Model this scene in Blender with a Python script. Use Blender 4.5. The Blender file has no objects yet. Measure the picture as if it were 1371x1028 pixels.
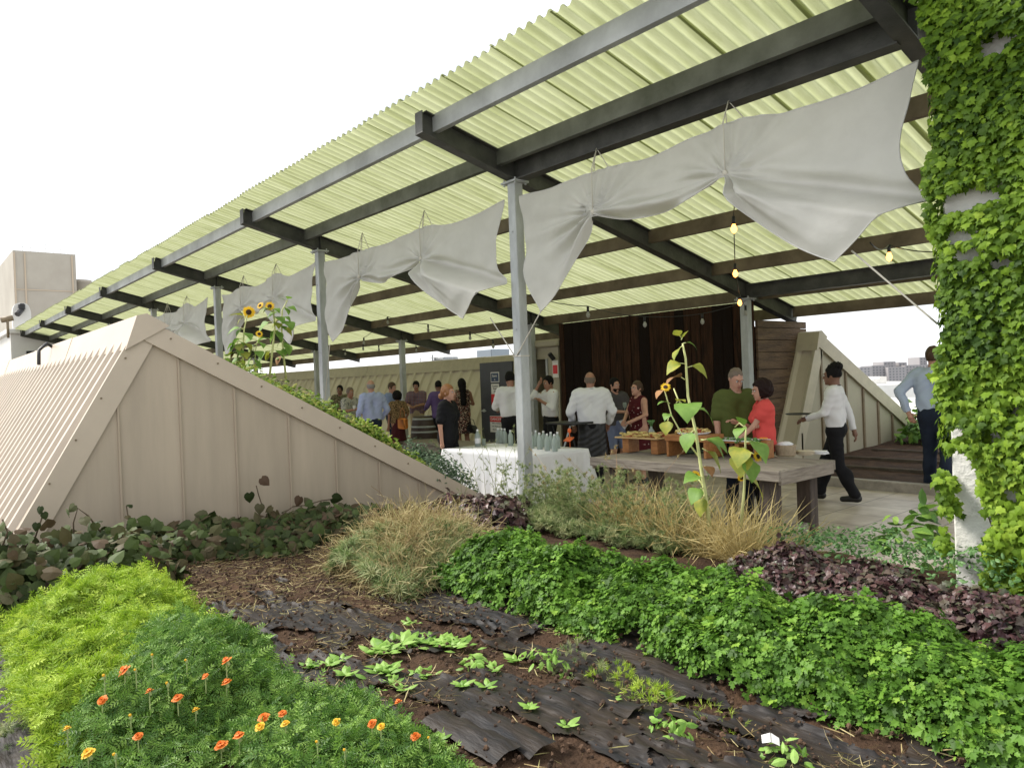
EXPO = 1.08
import bpy, math, random
import numpy as np
from mathutils import Vector, Matrix
random.seed(7); np.random.seed(7)
C = bpy.context.scene.collection
R = math.radians; PI = math.pi
sc = bpy.context.scene
# ------------------------------------------------------------------ frame of the place
# a = metres along the shade structure (away to the left), b = metres across it (away to the right), z up
FPX = 990.0; CX = 685.5; CY = 514.0; CAMH = 1.71
dL = np.array([-835.5, -26, 990.]); dL /= np.linalg.norm(dL)
dR = np.array([1164.5, 50, 990.]); dR -= dL*dR.dot(dL); dR /= np.linalg.norm(dR)
XA = -dL; YA = dR; ZA = -np.cross(XA, YA)
M3 = np.array([XA, YA, ZA])            # world = M3 @ camera(right, up, forward)
CAM = np.array([0, 0, CAMH])
def W(a, b, z=0.0): return Vector((-a, b, z))
def ray(x, y): return M3 @ np.array([x-CX, -(y-CY), FPX])
def at(k, x, y, v):
    d = ray(x, y); i = {'a': 0, 'b': 1, 'z': 2}[k]
    if k == 'a': v = -v
    t = (v-CAM[i])/d[i]; p = CAM+t*d
    return (-p[0], p[1], p[2])
def atF(x, y, F):
    p = CAM + ray(x, y)*F/FPX
    return (-p[0], p[1], p[2])
cam_d = bpy.data.cameras.new('camera'); cam = bpy.data.objects.new('camera', cam_d); C.objects.link(cam)
cam_d.sensor_width = 36; cam_d.lens = 36*FPX/1371.0; cam_d.clip_start = .05; cam_d.clip_end = 6000
rx, ux, fx = M3[:, 0], M3[:, 1], M3[:, 2]
cam.matrix_world = Matrix(((rx[0], ux[0], -fx[0], 0), (rx[1], ux[1], -fx[1], 0), (rx[2], ux[2], -fx[2], CAMH), (0, 0, 0, 1)))
sc.camera = cam
# ------------------------------------------------------------------ objects
def tag(o, label=None, cat=None, group=None, kind=None):
    if label: o['label'] = label
    if cat: o['category'] = cat
    if group: o['group'] = group
    if kind: o['kind'] = kind
    return o
def empty(name, loc=(0, 0, 0), rz=0, label=None, cat=None, group=None):
    o = bpy.data.objects.new(name, None); C.objects.link(o); o.location = loc; o.rotation_euler = (0, 0, rz)
    o.empty_display_size = .1
    return tag(o, label, cat, group)
def npmesh(name, V, F, mats, parent=None, midx=None, smooth=True, rnd=None):
    """V (n,3); F list/array of faces (equal length array or list of lists)"""
    me = bpy.data.meshes.new(name); V = np.asarray(V, dtype=np.float32)
    me.vertices.add(len(V)); me.vertices.foreach_set('co', V.ravel())
    if isinstance(F, np.ndarray):
        n, k = F.shape; loops = F.ravel().astype(np.int32); starts = np.arange(0, n*k, k, dtype=np.int32)
    else:
        n = len(F); lens = np.array([len(f) for f in F], dtype=np.int32)
        loops = np.fromiter((i for f in F for i in f), dtype=np.int32); starts = np.concatenate([[0], np.cumsum(lens)[:-1]]).astype(np.int32)
    me.loops.add(len(loops)); me.loops.foreach_set('vertex_index', loops)
    me.polygons.add(n); me.polygons.foreach_set('loop_start', starts)
    if midx is not None: me.polygons.foreach_set('material_index', np.asarray(midx, dtype=np.int32))
    me.update(calc_edges=True)
    if not isinstance(mats, (list, tuple)): mats = [mats]
    for m in mats: me.materials.append(m)
    me.polygons.foreach_set('use_smooth', np.full(n, bool(smooth)))
    if rnd is not None:
        at_ = me.attributes.new('rnd', 'FLOAT', 'POINT'); at_.data.foreach_set('value', np.asarray(rnd, dtype=np.float32))
    me.validate(verbose=False)
    o = bpy.data.objects.new(name, me); C.objects.link(o)
    if parent: o.parent = parent
    return o
class MB:
    def __init__(s): s.v = []; s.f = []; s.m = []
    def add(s, vs, fs, mi=0):
        n = len(s.v); s.v += [tuple(v) for v in vs]; s.f += [[i+n for i in f] for f in fs]; s.m += [mi]*len(fs); return s
    def box(s, c, d, mi=0, rot=None, bev=0.0):
        hx, hy, hz = d[0]/2, d[1]/2, d[2]/2
        if bev <= 0:
            vs = [Vector((sx*hx, sy*hy, sz*hz)) for sx in (-1, 1) for sy in (-1, 1) for sz in (-1, 1)]
            fs = [(0, 1, 3, 2), (4, 6, 7, 5), (0, 4, 5, 1), (2, 3, 7, 6), (0, 2, 6, 4), (1, 5, 7, 3)]
        else:
            vs = []; idx = {}
            for sx in (-1, 1):
                for sy in (-1, 1):
                    for sz in (-1, 1):
                        for ax in range(3):
                            p = [sx*(hx-bev), sy*(hy-bev), sz*(hz-bev)]
                            p[ax] = (sx*hx, sy*hy, sz*hz)[ax]
                            idx[(sx, sy, sz, ax)] = len(vs); vs.append(Vector(p))
            fs = []
            for ax in range(3):
                o1, o2 = [k for k in range(3) if k != ax]
                for sg in (-1, 1):
                    q = []
                    for (u, w) in ((-1, -1), (1, -1), (1, 1), (-1, 1)):
                        t = [0, 0, 0]; t[ax] = sg; t[o1] = u; t[o2] = w; q.append(idx[(t[0], t[1], t[2], ax)])
                    fs.append(q)
            for ax in range(3):
                o1, o2 = [k for k in range(3) if k != ax]
                for u in (-1, 1):
                    for w in (-1, 1):
                        q = []
                        for sg, kk in ((-1, o1), (-1, o2), (1, o2), (1, o1)):
                            t = [0, 0, 0]; t[ax] = sg; t[o1] = u; t[o2] = w; q.append(idx[(t[0], t[1], t[2], kk)])
                        fs.append(q)
            for sx in (-1, 1):
                for sy in (-1, 1):
                    for sz in (-1, 1): fs.append([idx[(sx, sy, sz, k)] for k in range(3)])
        if rot is not None: vs = [rot @ v for v in vs]
        cc = Vector(c)
        return s.add([v+cc for v in vs], fs, mi)
    def ab(s, a0, a1, b0, b1, z0, z1, mi=0, bev=0):
        return s.box(W((a0+a1)/2, (b0+b1)/2, (z0+z1)/2), (abs(a1-a0), abs(b1-b0), abs(z1-z0)), mi, None, bev)
    def bar(s, p, q, w, h, mi=0, up=(0, 0, 1)):
        """rectangular bar from p to q, w wide, h high (up side)"""
        p = Vector(p); q = Vector(q); d = (q-p); L = d.length; d.normalize()
        x = d.cross(Vector(up)).normalized(); z = x.cross(d)
        rot = Matrix((x, d, z)).transposed()
        return s.box((p+q)/2, (w, L, h), mi, rot)
    def tube(s, pts, r, n=8, mi=0, cap=True):
        pts = [Vector(p) for p in pts]; rs = r if isinstance(r, (list, tuple)) else [r]*len(pts)
        base = len(s.v); prev = None
        for i, p in enumerate(pts):
            t = (pts[min(i+1, len(pts)-1)]-pts[max(i-1, 0)]).normalized()
            if prev is None:
                ref = Vector((0, 0, 1)) if abs(t.z) < .9 else Vector((1, 0, 0))
                x = t.cross(ref).normalized()
            else: x = (prev-t*prev.dot(t)).normalized()
            prev = x; y = t.cross(x)
            for k in range(n):
                an = 2*PI*k/n; s.v.append(tuple(p+(x*math.cos(an)+y*math.sin(an))*rs[i]))
        for i in range(len(pts)-1):
            for k in range(n):
                k2 = (k+1) % n
                s.f.append([base+i*n+k, base+i*n+k2, base+(i+1)*n+k2, base+(i+1)*n+k]); s.m.append(mi)
        if cap:
            s.f.append([base+k for k in range(n)][::-1]); s.m.append(mi)
            s.f.append([base+(len(pts)-1)*n+k for k in range(n)]); s.m.append(mi)
        return s
    def lathe(s, c, prof, n=16, mi=0):
        c = Vector(c); base = len(s.v)
        for (r, z) in prof:
            for k in range(n):
                an = 2*PI*k/n; s.v.append(tuple(c+Vector((r*math.cos(an), r*math.sin(an), z))))
        for i in range(len(prof)-1):
            for k in range(n):
                k2 = (k+1) % n
                s.f.append([base+i*n+k, base+i*n+k2, base+(i+1)*n+k2, base+(i+1)*n+k]); s.m.append(mi)
        return s
    def ell(s, c, r, n=10, m=7, mi=0, rot=None, jit=0):
        base = len(s.v); c = Vector(c)
        for i in range(m+1):
            th = PI*i/m
            for k in range(n):
                ph = 2*PI*k/n; j = 1+random.uniform(-jit, jit)
                v = Vector((r[0]*math.sin(th)*math.cos(ph)*j, r[1]*math.sin(th)*math.sin(ph)*j, r[2]*math.cos(th)*j))
                if rot is not None: v = rot @ v
                s.v.append(tuple(v+c))
        for i in range(m):
            for k in range(n):
                k2 = (k+1) % n
                s.f.append([base+i*n+k, base+(i+1)*n+k, base+(i+1)*n+k2, base+i*n+k2]); s.m.append(mi)
        return s
    def build(s, name, mats, parent=None, smooth=False, off=None):
        V = np.array(s.v, dtype=np.float32)
        if off is not None: V = V-np.array(off, dtype=np.float32)
        return npmesh(name, V, s.f, mats, parent, s.m, smooth)
def thing(name, mb, mats, label, cat, group=None, smooth=False):
    return tag(mb.build(name, mats, None, smooth), label, cat, group)
# ------------------------------------------------------------------ materials
def mat(name, col, rough=.6, metal=0, var=0.0, scale=6, col2=None, bump=0, bscale=40, spec=.5, transl=0, tcol=None, stretch=None, coat=0, detail=6, rndramp=None, alpha=None, vrough=0):
    m = bpy.data.materials.new(name); m.use_nodes = True; nt = m.node_tree; N = nt.nodes; Lk = nt.links
    p = N['Principled BSDF']; out = N['Material Output']
    p.inputs['Base Color'].default_value = (*col, 1); p.inputs['Roughness'].default_value = rough; p.inputs['Metallic'].default_value = metal
    p.inputs['Specular IOR Level'].default_value = spec; p.inputs['Coat Weight'].default_value = coat
    tc = N.new('ShaderNodeTexCoord'); src = tc.outputs['Object']
    if stretch:
        mp = N.new('ShaderNodeMapping'); mp.inputs['Scale'].default_value = stretch; Lk.new(src, mp.inputs['Vector']); src = mp.outputs[0]
    cout = None
    if rndramp:
        a = N.new('ShaderNodeAttribute'); a.attribute_name = 'rnd'; cr = N.new('ShaderNodeValToRGB'); Lk.new(a.outputs['Fac'], cr.inputs[0])
        el = cr.color_ramp.elements
        while len(el) < len(rndramp): el.new(.5)
        for e, (ps, c) in zip(el, rndramp): e.position = ps; e.color = (*c, 1)
        cout = cr.outputs[0]
    if var > 0 or col2:
        n = N.new('ShaderNodeTexNoise'); n.inputs['Scale'].default_value = scale; n.inputs['Detail'].default_value = detail; n.inputs['Roughness'].default_value = .62
        Lk.new(src, n.inputs['Vector'])
        cr = N.new('ShaderNodeValToRGB'); cr.color_ramp.elements[0].position = .33; cr.color_ramp.elements[1].position = .68
        Lk.new(n.outputs['Fac'], cr.inputs[0])
        c2 = col2 if col2 else tuple(c*(1-var) for c in col); c1 = col if col2 else tuple(min(1, c*(1+var)) for c in col)
        cr.color_ramp.elements[0].color = (*c2, 1); cr.color_ramp.elements[1].color = (*c1, 1)
        if cout is None: cout = cr.outputs[0]
        if vrough:
            mr = N.new('ShaderNodeMapRange'); mr.inputs[3].default_value = rough-vrough; mr.inputs[4].default_value = rough+vrough
            Lk.new(n.outputs['Fac'], mr.inputs[0]); Lk.new(mr.outputs[0], p.inputs['Roughness'])
    if cout is not None: Lk.new(cout, p.inputs['Base Color'])
    if bump:
        n2 = N.new('ShaderNodeTexNoise'); n2.inputs['Scale'].default_value = bscale; n2.inputs['Detail'].default_value = 5; Lk.new(src, n2.inputs['Vector'])
        b = N.new('ShaderNodeBump'); b.inputs['Strength'].default_value = bump; b.inputs['Distance'].default_value = .02
        Lk.new(n2.outputs['Fac'], b.inputs['Height']); Lk.new(b.outputs[0], p.inputs['Normal'])
    if transl:
        t = N.new('ShaderNodeBsdfTranslucent'); mx = N.new('ShaderNodeMixShader'); mx.inputs[0].default_value = transl
        if tcol: t.inputs['Color'].default_value = (*tcol, 1)
        elif cout is not None: Lk.new(cout, t.inputs['Color'])
        else: t.inputs['Color'].default_value = (*col, 1)
        Lk.new(p.outputs[0], mx.inputs[1]); Lk.new(t.outputs[0], mx.inputs[2]); Lk.new(mx.outputs[0], out.inputs['Surface'])
    return m
def leafmat(name, cols, rough=.5, transl=.3, spec=.4):
    n = len(cols); return mat(name, cols[0], rough=rough, spec=spec, transl=transl, rndramp=[(i/max(1, n-1), c) for i, c in enumerate(cols)])
G = {}
G['steel'] = mat('galvanised_steel', (.40, .42, .42), .5, .15, var=.22, scale=5, bump=.15, bscale=30, stretch=(1, 1, .35))
G['dark'] = mat('weathered_dark_steel', (.085, .085, .078), .55, .2, scale=3.5, col2=(.035, .036, .034), bump=.2, bscale=30)
G['purl'] = mat('grey_steel_channel', (.16, .165, .15), .5, .3, scale=2.2, col2=(.07, .075, .06), bump=.12, bscale=25)
G['beige'] = mat('beige_painted_metal', (.44, .365, .275), .42, .0, var=.13, scale=3.2, bump=.12, bscale=3, detail=9, stretch=(1, 1, .12))
G['beige2'] = mat('beige_cladding', (.37, .335, .245), .5, .0, var=.07, scale=1.6, bump=.06, bscale=5)
G['seam'] = mat('beige_seam', (.43, .35, .26), .5)
G['steep2'] = mat('beige_steep_cladding', (.56, .50, .38), .5, .0, var=.07, scale=1.6)
G['seam2'] = mat('brown_batten', (.20, .15, .09), .6, var=.2)
G['purl2'] = mat('weathered_brown_channel', (.20, .155, .11), .65, .1, scale=2.2, col2=(.085, .062, .042), bump=.15, bscale=25)
G['black'] = mat('black_metal', (.012, .012, .013), .45)
G['wood'] = mat('weathered_grey_wood', (.33, .29, .24), .75, scale=9, col2=(.15, .125, .10), bump=.5, bscale=16, stretch=(.35, 3.5, 3.5))
G['woody'] = mat('grey_wood_across', (.33, .29, .24), .75, scale=9, col2=(.17, .14, .11), bump=.5, bscale=16, stretch=(3.5, .35, 3.5))
G['pine'] = mat('orange_varnished_wood', (.42, .19, .06), .45, scale=8, col2=(.26, .10, .03), stretch=(1, 4, 4))
G['pale'] = mat('pale_wood', (.60, .42, .20), .5, scale=10, col2=(.46, .30, .13), stretch=(1, 5, 5))
G['white'] = mat('white_linen', (.78, .78, .80), .8, var=.03, bump=.1, bscale=60)
G['rope'] = mat('pale_rope', (.55, .52, .45), .8)
G['skin'] = mat('fair_skin', (.50, .27, .19), .5, var=.08, scale=14)
G['skinb'] = mat('tanned_skin', (.34, .17, .11), .5, var=.08, scale=14)
G['skind'] = mat('brown_skin', (.20, .10, .065), .5, var=.08, scale=14)
G['eye'] = mat('eye_white', (.6, .58, .55), .3)
G['pupil'] = mat('pupil', (.02, .015, .012), .3)
G['lip'] = mat('lips', (.34, .12, .10), .5)
# ------------------------------------------------------------------ sky, light
w = bpy.data.worlds.new('World'); sc.world = w; w.use_nodes = True
nt = w.node_tree; N = nt.nodes; bg = N['Background']; bg.inputs['Strength'].default_value = .1
sky = N.new('ShaderNodeTexSky'); sky.sky_type = 'NISHITA'; sky.sun_disc = False; sky.sun_elevation = R(48); sky.sun_rotation = R(200)
tc = N.new('ShaderNodeTexCoord'); nz = N.new('ShaderNodeTexNoise'); nz.inputs['Scale'].default_value = 2.2; nz.inputs['Detail'].default_value = 6; nz.inputs['Distortion'].default_value = .4
mp = N.new('ShaderNodeMapping'); mp.inputs['Scale'].default_value = (1, 1, 2.6); nt.links.new(tc.outputs['Generated'], mp.inputs[0]); nt.links.new(mp.outputs[0], nz.inputs['Vector'])
cr = N.new('ShaderNodeValToRGB'); cr.color_ramp.elements[0].position = .36; cr.color_ramp.elements[0].color = (.66, .69, .73, 1); cr.color_ramp.elements[1].position = .60; cr.color_ramp.elements[1].color = (1, 1, 1, 1)
nt.links.new(nz.outputs['Fac'], cr.inputs[0])
sc_ = N.new('ShaderNodeVectorMath'); sc_.operation = 'SCALE'; sc_.inputs['Scale'].default_value = 7.6; nt.links.new(cr.outputs[0], sc_.inputs[0])
mx = N.new('ShaderNodeMix'); mx.data_type = 'RGBA'; mx.inputs['Factor'].default_value = .9
nt.links.new(sky.outputs[0], mx.inputs['A']); nt.links.new(sc_.outputs[0], mx.inputs['B']); nt.links.new(mx.outputs['Result'], bg.inputs['Color'])
sd = bpy.data.lights.new('sun', 'SUN'); sd.energy = 2.6; sd.angle = R(18); sd.color = (1, .95, .87)
sun = bpy.data.objects.new('sun', sd); C.objects.link(sun)
sdir = W(1.2, -.75, 1.55).normalized()          # towards the sun: behind the left barn, high
sun.rotation_euler = sdir.to_track_quat('Z', 'Y').to_euler()
sky.sun_elevation = math.asin(sdir.z); sky.sun_rotation = math.atan2(sdir.x, sdir.y)
sc.view_settings.view_transform = 'Standard'; sc.view_settings.look = 'None'; sc.view_settings.exposure = EXPO; sc.view_settings.gamma = 1
sc.cycles.max_bounces = 8; sc.cycles.transparent_max_bounces = 12
# ------------------------------------------------------------------ noise helper
def vnoise(x, y, seed=0):
    x = np.asarray(x, float); y = np.asarray(y, float)
    xi = np.floor(x).astype(int); yi = np.floor(y).astype(int); fx_ = x-xi; fy_ = y-yi
    def h(i, j):
        n = (i*374761393+j*668265263+seed*982451653) & 0x7fffffff
        n = ((n ^ (n >> 13))*1274126177) & 0x7fffffff
        return ((n ^ (n >> 16)) & 0xffff)/65535.0
    u = fx_*fx_*(3-2*fx_); v = fy_*fy_*(3-2*fy_)
    return (h(xi, yi)*(1-u)+h(xi+1, yi)*u)*(1-v)+(h(xi, yi+1)*(1-u)+h(xi+1, yi+1)*u)*v
def fbm(x, y, o=4, seed=0):
    s = 0; am = .5
    for k in range(o): s = s+am*vnoise(np.asarray(x)*2**k, np.asarray(y)*2**k, seed+k); am *= .5
    return s
def gz(a, b):
    """height of the garden soil"""
    a = np.asarray(a, float); b = np.asarray(b, float)
    z = .23+.0*a
    for c, hw, h in ((.95, .7, .05), (1.95, .55, .07), (3.3, .5, .08), (4.4, .45, .06)): z = z+h*np.exp(-((b-c)/hw)**4)
    z = z+.055*(fbm(a*2.2, b*2.2, 4, 3)-.45)+.03*(fbm(a*9, b*9, 3, 9)-.45)
    return z
def gzs(a, b): return float(gz(np.array([a]), np.array([b]))[0])
def grid(name, a0, a1, b0, b1, na, nb, zf, m, **k):
    A, B = np.meshgrid(np.linspace(a0, a1, na), np.linspace(b0, b1, nb), indexing='ij')
    V = np.stack([-A.ravel(), B.ravel(), zf(A, B).ravel()], 1)
    i, j = np.meshgrid(np.arange(na-1), np.arange(nb-1), indexing='ij'); q = (i*nb+j).ravel()
    F = np.stack([q, q+1, q+nb+1, q+nb], 1)      # normal up for X=-a
    return npmesh(name, V, F, m, **k)
# ------------------------------------------------------------------ setting
G['soil'] = mat('dark_soil', (.085, .048, .027), .9, scale=5, col2=(.028, .016, .010), bump=1.0, bscale=55, spec=.2)
G['film'] = mat('black_plastic_film', (.013, .014, .017), .56, scale=4.5, col2=(.035, .025, .018), bump=.45, bscale=14, stretch=(.5, 2.6, 2), spec=.25, vrough=.12)
G['roofing'] = mat('pale_roofing', (.55, .54, .51), .8, var=.1)
G['city'] = mat('hazy_city_ground', (.42, .44, .44), .9, var=.2, scale=.02)
gp = grid('ground', -2500, 2500, -1500, 3500, 3, 3, lambda a, b: a*0-17.0, G['city']); tag(gp, kind='structure')
rs = MB().ab(-40, 70, -25, 42, -3.2, -.06); o = tag(rs.build('rooftop', G['roofing']), kind='structure')
so = grid('garden_soil', -1.2, 7.33, -2.2, 5.70, 330, 300, gz, G['soil']); tag(so, kind='structure')
# paved terrace
pm = bpy.data.materials.new('terrace_pavers'); pm.use_nodes = True; nt = pm.node_tree; N = nt.nodes; P = N['Principled BSDF']
tc = N.new('ShaderNodeTexCoord'); bk = N.new('ShaderNodeTexBrick'); bk.offset = 0; bk.inputs['Scale'].default_value = 1
for kk, vv in (('Brick Width', .61), ('Row Height', .61), ('Mortar Size', .006), ('Mortar Smooth', .2), ('Bias', -.2)): bk.inputs[kk].default_value = vv
bk.inputs['Color1'].default_value = (.56, .49, .41, 1); bk.inputs['Color2'].default_value = (.50, .44, .37, 1); bk.inputs['Mortar'].default_value = (.07, .055, .04, 1)
nt.links.new(tc.outputs['Object'], bk.inputs['Vector'])
nz = N.new('ShaderNodeTexNoise'); nz.inputs['Scale'].default_value = 2.5; nz.inputs['Detail'].default_value = 8; nt.links.new(tc.outputs['Object'], nz.inputs['Vector'])
crr = N.new('ShaderNodeValToRGB'); crr.color_ramp.elements[0].position = .35; crr.color_ramp.elements[0].color = (.55, .5, .44, 1); crr.color_ramp.elements[1].position = .6; crr.color_ramp.elements[1].color = (1, 1, 1, 1)
nt.links.new(nz.outputs['Fac'], crr.inputs[0]); mm = N.new('ShaderNodeMix'); mm.data_type = 'RGBA'; mm.blend_type = 'MULTIPLY'; mm.inputs['Factor'].default_value = .8
nt.links.new(bk.outputs['Color'], mm.inputs['A']); nt.links.new(crr.outputs[0], mm.inputs['B']); nt.links.new(mm.outputs['Result'], P.inputs['Base Color'])
P.inputs['Roughness'].default_value = .42
bmp = N.new('ShaderNodeBump'); bmp.inputs['Strength'].default_value = .4; bmp.inputs['Distance'].default_value = .01; nt.links.new(bk.outputs['Fac'], bmp.inputs['Height']); bmp.invert = True; nt.links.new(bmp.outputs[0], P.inputs['Normal'])
te = MB().ab(-6, 42, 5.76, 10.32, -.05, 0); tag(te.build('terrace', pm), kind='structure')
ke = MB().ab(-6, 7.2, 5.70, 5.757, -.05, .20, bev=.01); tag(ke.build('bed_edging', G['wood']), kind='structure')
G['edge'] = mat('dark_edging', (.09, .07, .05), .8, var=.3)
# rear planting rows beyond the terrace
cb = MB().ab(-4, 6.1, 10.33, 10.47, -.05, .13, bev=.01); tag(cb.build('terrace_kerb', mat('kerb_concrete', (.30, .27, .23), .85, var=.25, scale=8, bump=.3)), kind='structure')
tag(grid('rear_soil', -8, 6.15, 10.48, 19, 120, 90, lambda a, b: .12+.035*np.clip(b-10.5, 0, 6)+.05*(fbm(a*2, b*2, 3, 5)-.4), G['soil']), kind='structure')
for i, b in enumerate((11.3, 12.2, 13.2)):
    q = MB().ab(-4, 5.9, b, b+.04, .05, .19+.035*i, bev=.008); tag(q.build('bed_edging', G['edge']), kind='structure')
# ------------------------------------------------------------------ left sawtooth skylight building
AB = 7.35; RB = 1.80; RZ = 2.32; FB = .50; FZ = .12; TB = 5.62; TZ = .17; AEND = 46.0
def sawtooth(label, A0, AE, rb, rzz, fb, fz, tb, tz, mface, mend, seamm, seams, fascia_w, ribs, capm, proud=.03, corner=True):
    t = empty('sawtooth_skylight', W(A0, (fb+tb)/2, 0), 0, label, 'roof skylight')
    off = tuple(t.location)
    def bd(mb, nm, m, par=t, smooth=False): return mb.build(nm, m, par, smooth, off if par is t else off)
    # end wall (triangle with thickness)
    m = MB()
    tri = [(fb, fz-.4), (rb, rzz), (tb, tz), (tb, tz-.45)]
    vs = [W(A0, b, z) for b, z in tri]+[W(A0+.1, b, z) for b, z in tri]
    m.add(vs, [(0, 1, 2, 3), (7, 6, 5, 4), (0, 3, 7, 4)]); ew = bd(m, 'end_wall', mend)
    # seams on the end wall
    sl_f = (rzz-fz)/(rb-fb); sl_b = (rzz-tz)/(tb-rb)
    for b in seams:
        zt = (rzz-sl_b*(b-rb)) if b > rb else (rzz-sl_f*(rb-b)); zt -= fascia_w*.7
        if seamm is G['seam2']: m = MB().ab(A0-.03, A0+.005, b-.03, b+.03, tz-.4, zt, bev=.004)
        else: m = MB().ab(A0-.022, A0+.005, b-.009, b+.009, tz-.4, zt, bev=.003)
        bd(m, 'seam', seamm)
    # fascia strips along the two slanting edges
    def strip(p, q, wdt, pr, nm='fascia'):
        p = np.array(p, float); q = np.array(q, float); d = (q-p)/np.linalg.norm(q-p); nn = np.array([d[1], -d[0]])
        if nn[1] > 0: nn = -nn
        nn = nn*wdt; pts = [p, q, q+nn, p+nn]; m = MB()
        vs = [W(A0-pr, b, z) for b, z in pts]+[W(A0+.02, b, z) for b, z in pts]
        m.add(vs, [(0, 1, 2, 3), (7, 6, 5, 4), (0, 4, 5, 1), (1, 5, 6, 2), (2, 6, 7, 3), (3, 7, 4, 0)]); bd(m, nm, capm)
    strip((rb-.02, rzz+.10), (tb+.1, tz+.06), fascia_w, proud+.02)
    strip((fb-.06, fz-.1), (rb-.04, rzz+.02), fascia_w*1.05, proud)
    # steep corrugated face
    L = AE-A0; pitch = ribs; n = int(L/pitch); prof = []; RH = .05
    for i in range(n):
        x0 = A0+.0+i*pitch
        prof += [(x0, 0), (x0+pitch*.50, 0), (x0+pitch*.60, RH), (x0+pitch*.84, RH), (x0+pitch*.94, 0)]
    fd = np.array([rb-fb, rzz-fz]); fl = np.linalg.norm(fd); fn = np.array([-fd[1], fd[0]])/fl
    V = []; F = []
    for (a, h) in prof:
        for s_ in (0., 1.):
            b = fb+fd[0]*s_+fn[0]*h; z = fz-.0+fd[1]*s_+fn[1]*h; V.append((-a, b-0, z))
    V = np.array(V)-np.array(off); F = np.array([[2*i, 2*i+1, 2*i+3, 2*i+2] for i in range(len(prof)-1)])
    npmesh('steep_face', V, F, mface, t, smooth=False)
    # planted slope
    m = MB(); vs = [W(A0+.06, rb+.02, rzz-.02), W(AE, rb+.02, rzz-.02), W(AE, tb, tz-.02), W(A0+.06, tb, tz-.02)]
    m.add(vs, [(0, 1, 2, 3)]); bd(m, 'planted_slope', G['soil'])
    # ridge cap in lengths
    x = A0-proud-.037; k = 0
    while x < AE:
        x2 = min(AE, x+3.05); e = .004*(k % 2); m = MB()
        pts = [(rb-.16-e, rzz-.21), (rb-.055-e, rzz+.10+e), (rb+.03, rzz+.12+e), (rb+.22, rzz+.01+e)]
        vs = [W(x, b, z) for b, z in pts]+[W(x2-.006, b, z) for b, z in pts]; np_ = len(pts)
        m.add(vs, [tuple(range(np_))[::-1], tuple(range(np_, 2*np_))]+[(i, (i+1) % np_, np_+(i+1) % np_, np_+i) for i in range(np_)])
        bd(m, 'ridge_cap', capm); x = x2; k += 1
    return t
G['cap'] = mat('beige_flashing', (.52, .435, .335), .36, .0, var=.05, scale=2, spec=.6)
G['corr'] = mat('beige_corrugated_sheet', (.50, .42, .33), .33, .0, var=.08, scale=2.5, spec=.7)
seamsL = [.2136, .2854, .355, .4294, .5, .571, .642, .713]
s1 = sawtooth('large beige metal skylight gable with corrugated steep face in the left foreground', AB, AEND, RB, RZ, FB, FZ, TB, TZ, G['corr'], G['beige'], G['seam'], [r*AB*1.0 for r in seamsL], .185, .31, G['cap'])
m = MB()
for k in range(9):
    u = .06+k*.11; b = RB+(TB-RB)*u; z = RZ+.04-(RZ-TZ)*u; m = MB().tube([W(AB-.052, b, z-.02), W(AB-.060, b, z-.02)], .009, 7); m.build('screw', G['seam2'], s1, off=tuple(s1.location))
for k in range(6):
    u = .08+k*.16; b = FB+(RB-FB)*u; z = FZ+(RZ-FZ)*u; m = MB().tube([W(AB-.032, b, z-.02), W(AB-.041, b, z-.02)], .009, 7); m.build('screw', G['seam2'], s1, off=tuple(s1.location))
m = MB().tube([W(11.75, RB-.03, RZ+.05), W(11.72, RB-.13, RZ+.12), W(11.6, RB-.24, RZ+.02), W(11.5, RB-.26, RZ-.17)], .022, 8)
tag(m.build('bent_pipe', G['black'], None, True), 'short black bent pipe hooked over the corrugated ridge at left', 'pipe')
seams2 = [11.35, 12.08, 12.95, 13.6, 14.2, 14.8, 15.38]
s2 = sawtooth('beige skylight gable with brown battens behind the walking waiter', 6.2, 46, 12.02, 2.22, 10.95, .0, 16.25, .25, G['steep2'], G['beige2'], G['seam2'], seams2, .24, .46, mat('tan_flashing', (.47, .42, .31), .5, var=.08))
# ------------------------------------------------------------------ shade structure
pav = empty('shade_pavilion', W(20, 8, 0), 0, 'long open steel pavilion with translucent corrugated roof on grey posts', 'pavilion')
po = tuple(pav.location)
RAF = [2.2, 6.62, 11.8, 17.0, 22.2, 27.3, 32.5, 37.7]
SL = -(4.35-2.50)/(12.05-4.5)
def rz_(b): return 4.35+SL*(b-4.5)
def ibeam(mb, p, q, h, fw, ft=.014, wt=.012):
    p = Vector(p); q = Vector(q)
    d = (q-p).normalized(); x = d.cross(Vector((0, 0, 1))).normalized(); z = x.cross(d)
    mb.bar(p+z*(ft/2), q+z*(ft/2), fw, ft); mb.bar(p+z*(h-ft/2), q+z*(h-ft/2), fw, ft); mb.bar(p+z*(h/2), q+z*(h/2), wt, h-2*ft)
for a in RAF:
    m = MB(); ibeam(m, W(a, 4.42, rz_(4.42)), W(a, 12.1, rz_(12.1)), .25, .14)
    # end and stiffener plates
    for b in (4.43, 5.75, 10.55): m.box(W(a, b, rz_(b)+.125), (.135, .012, .222))
    m.build('rafter', G['dark'], pav, off=po)
PB = [4.60, 5.48, 6.90, 8.17, 9.64, 10.92, 11.98]
PH = .185; G['outer'] = mat('outer_channel_grey', (.30, .31, .31), .45, .2, var=.3, scale=1.5)
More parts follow.
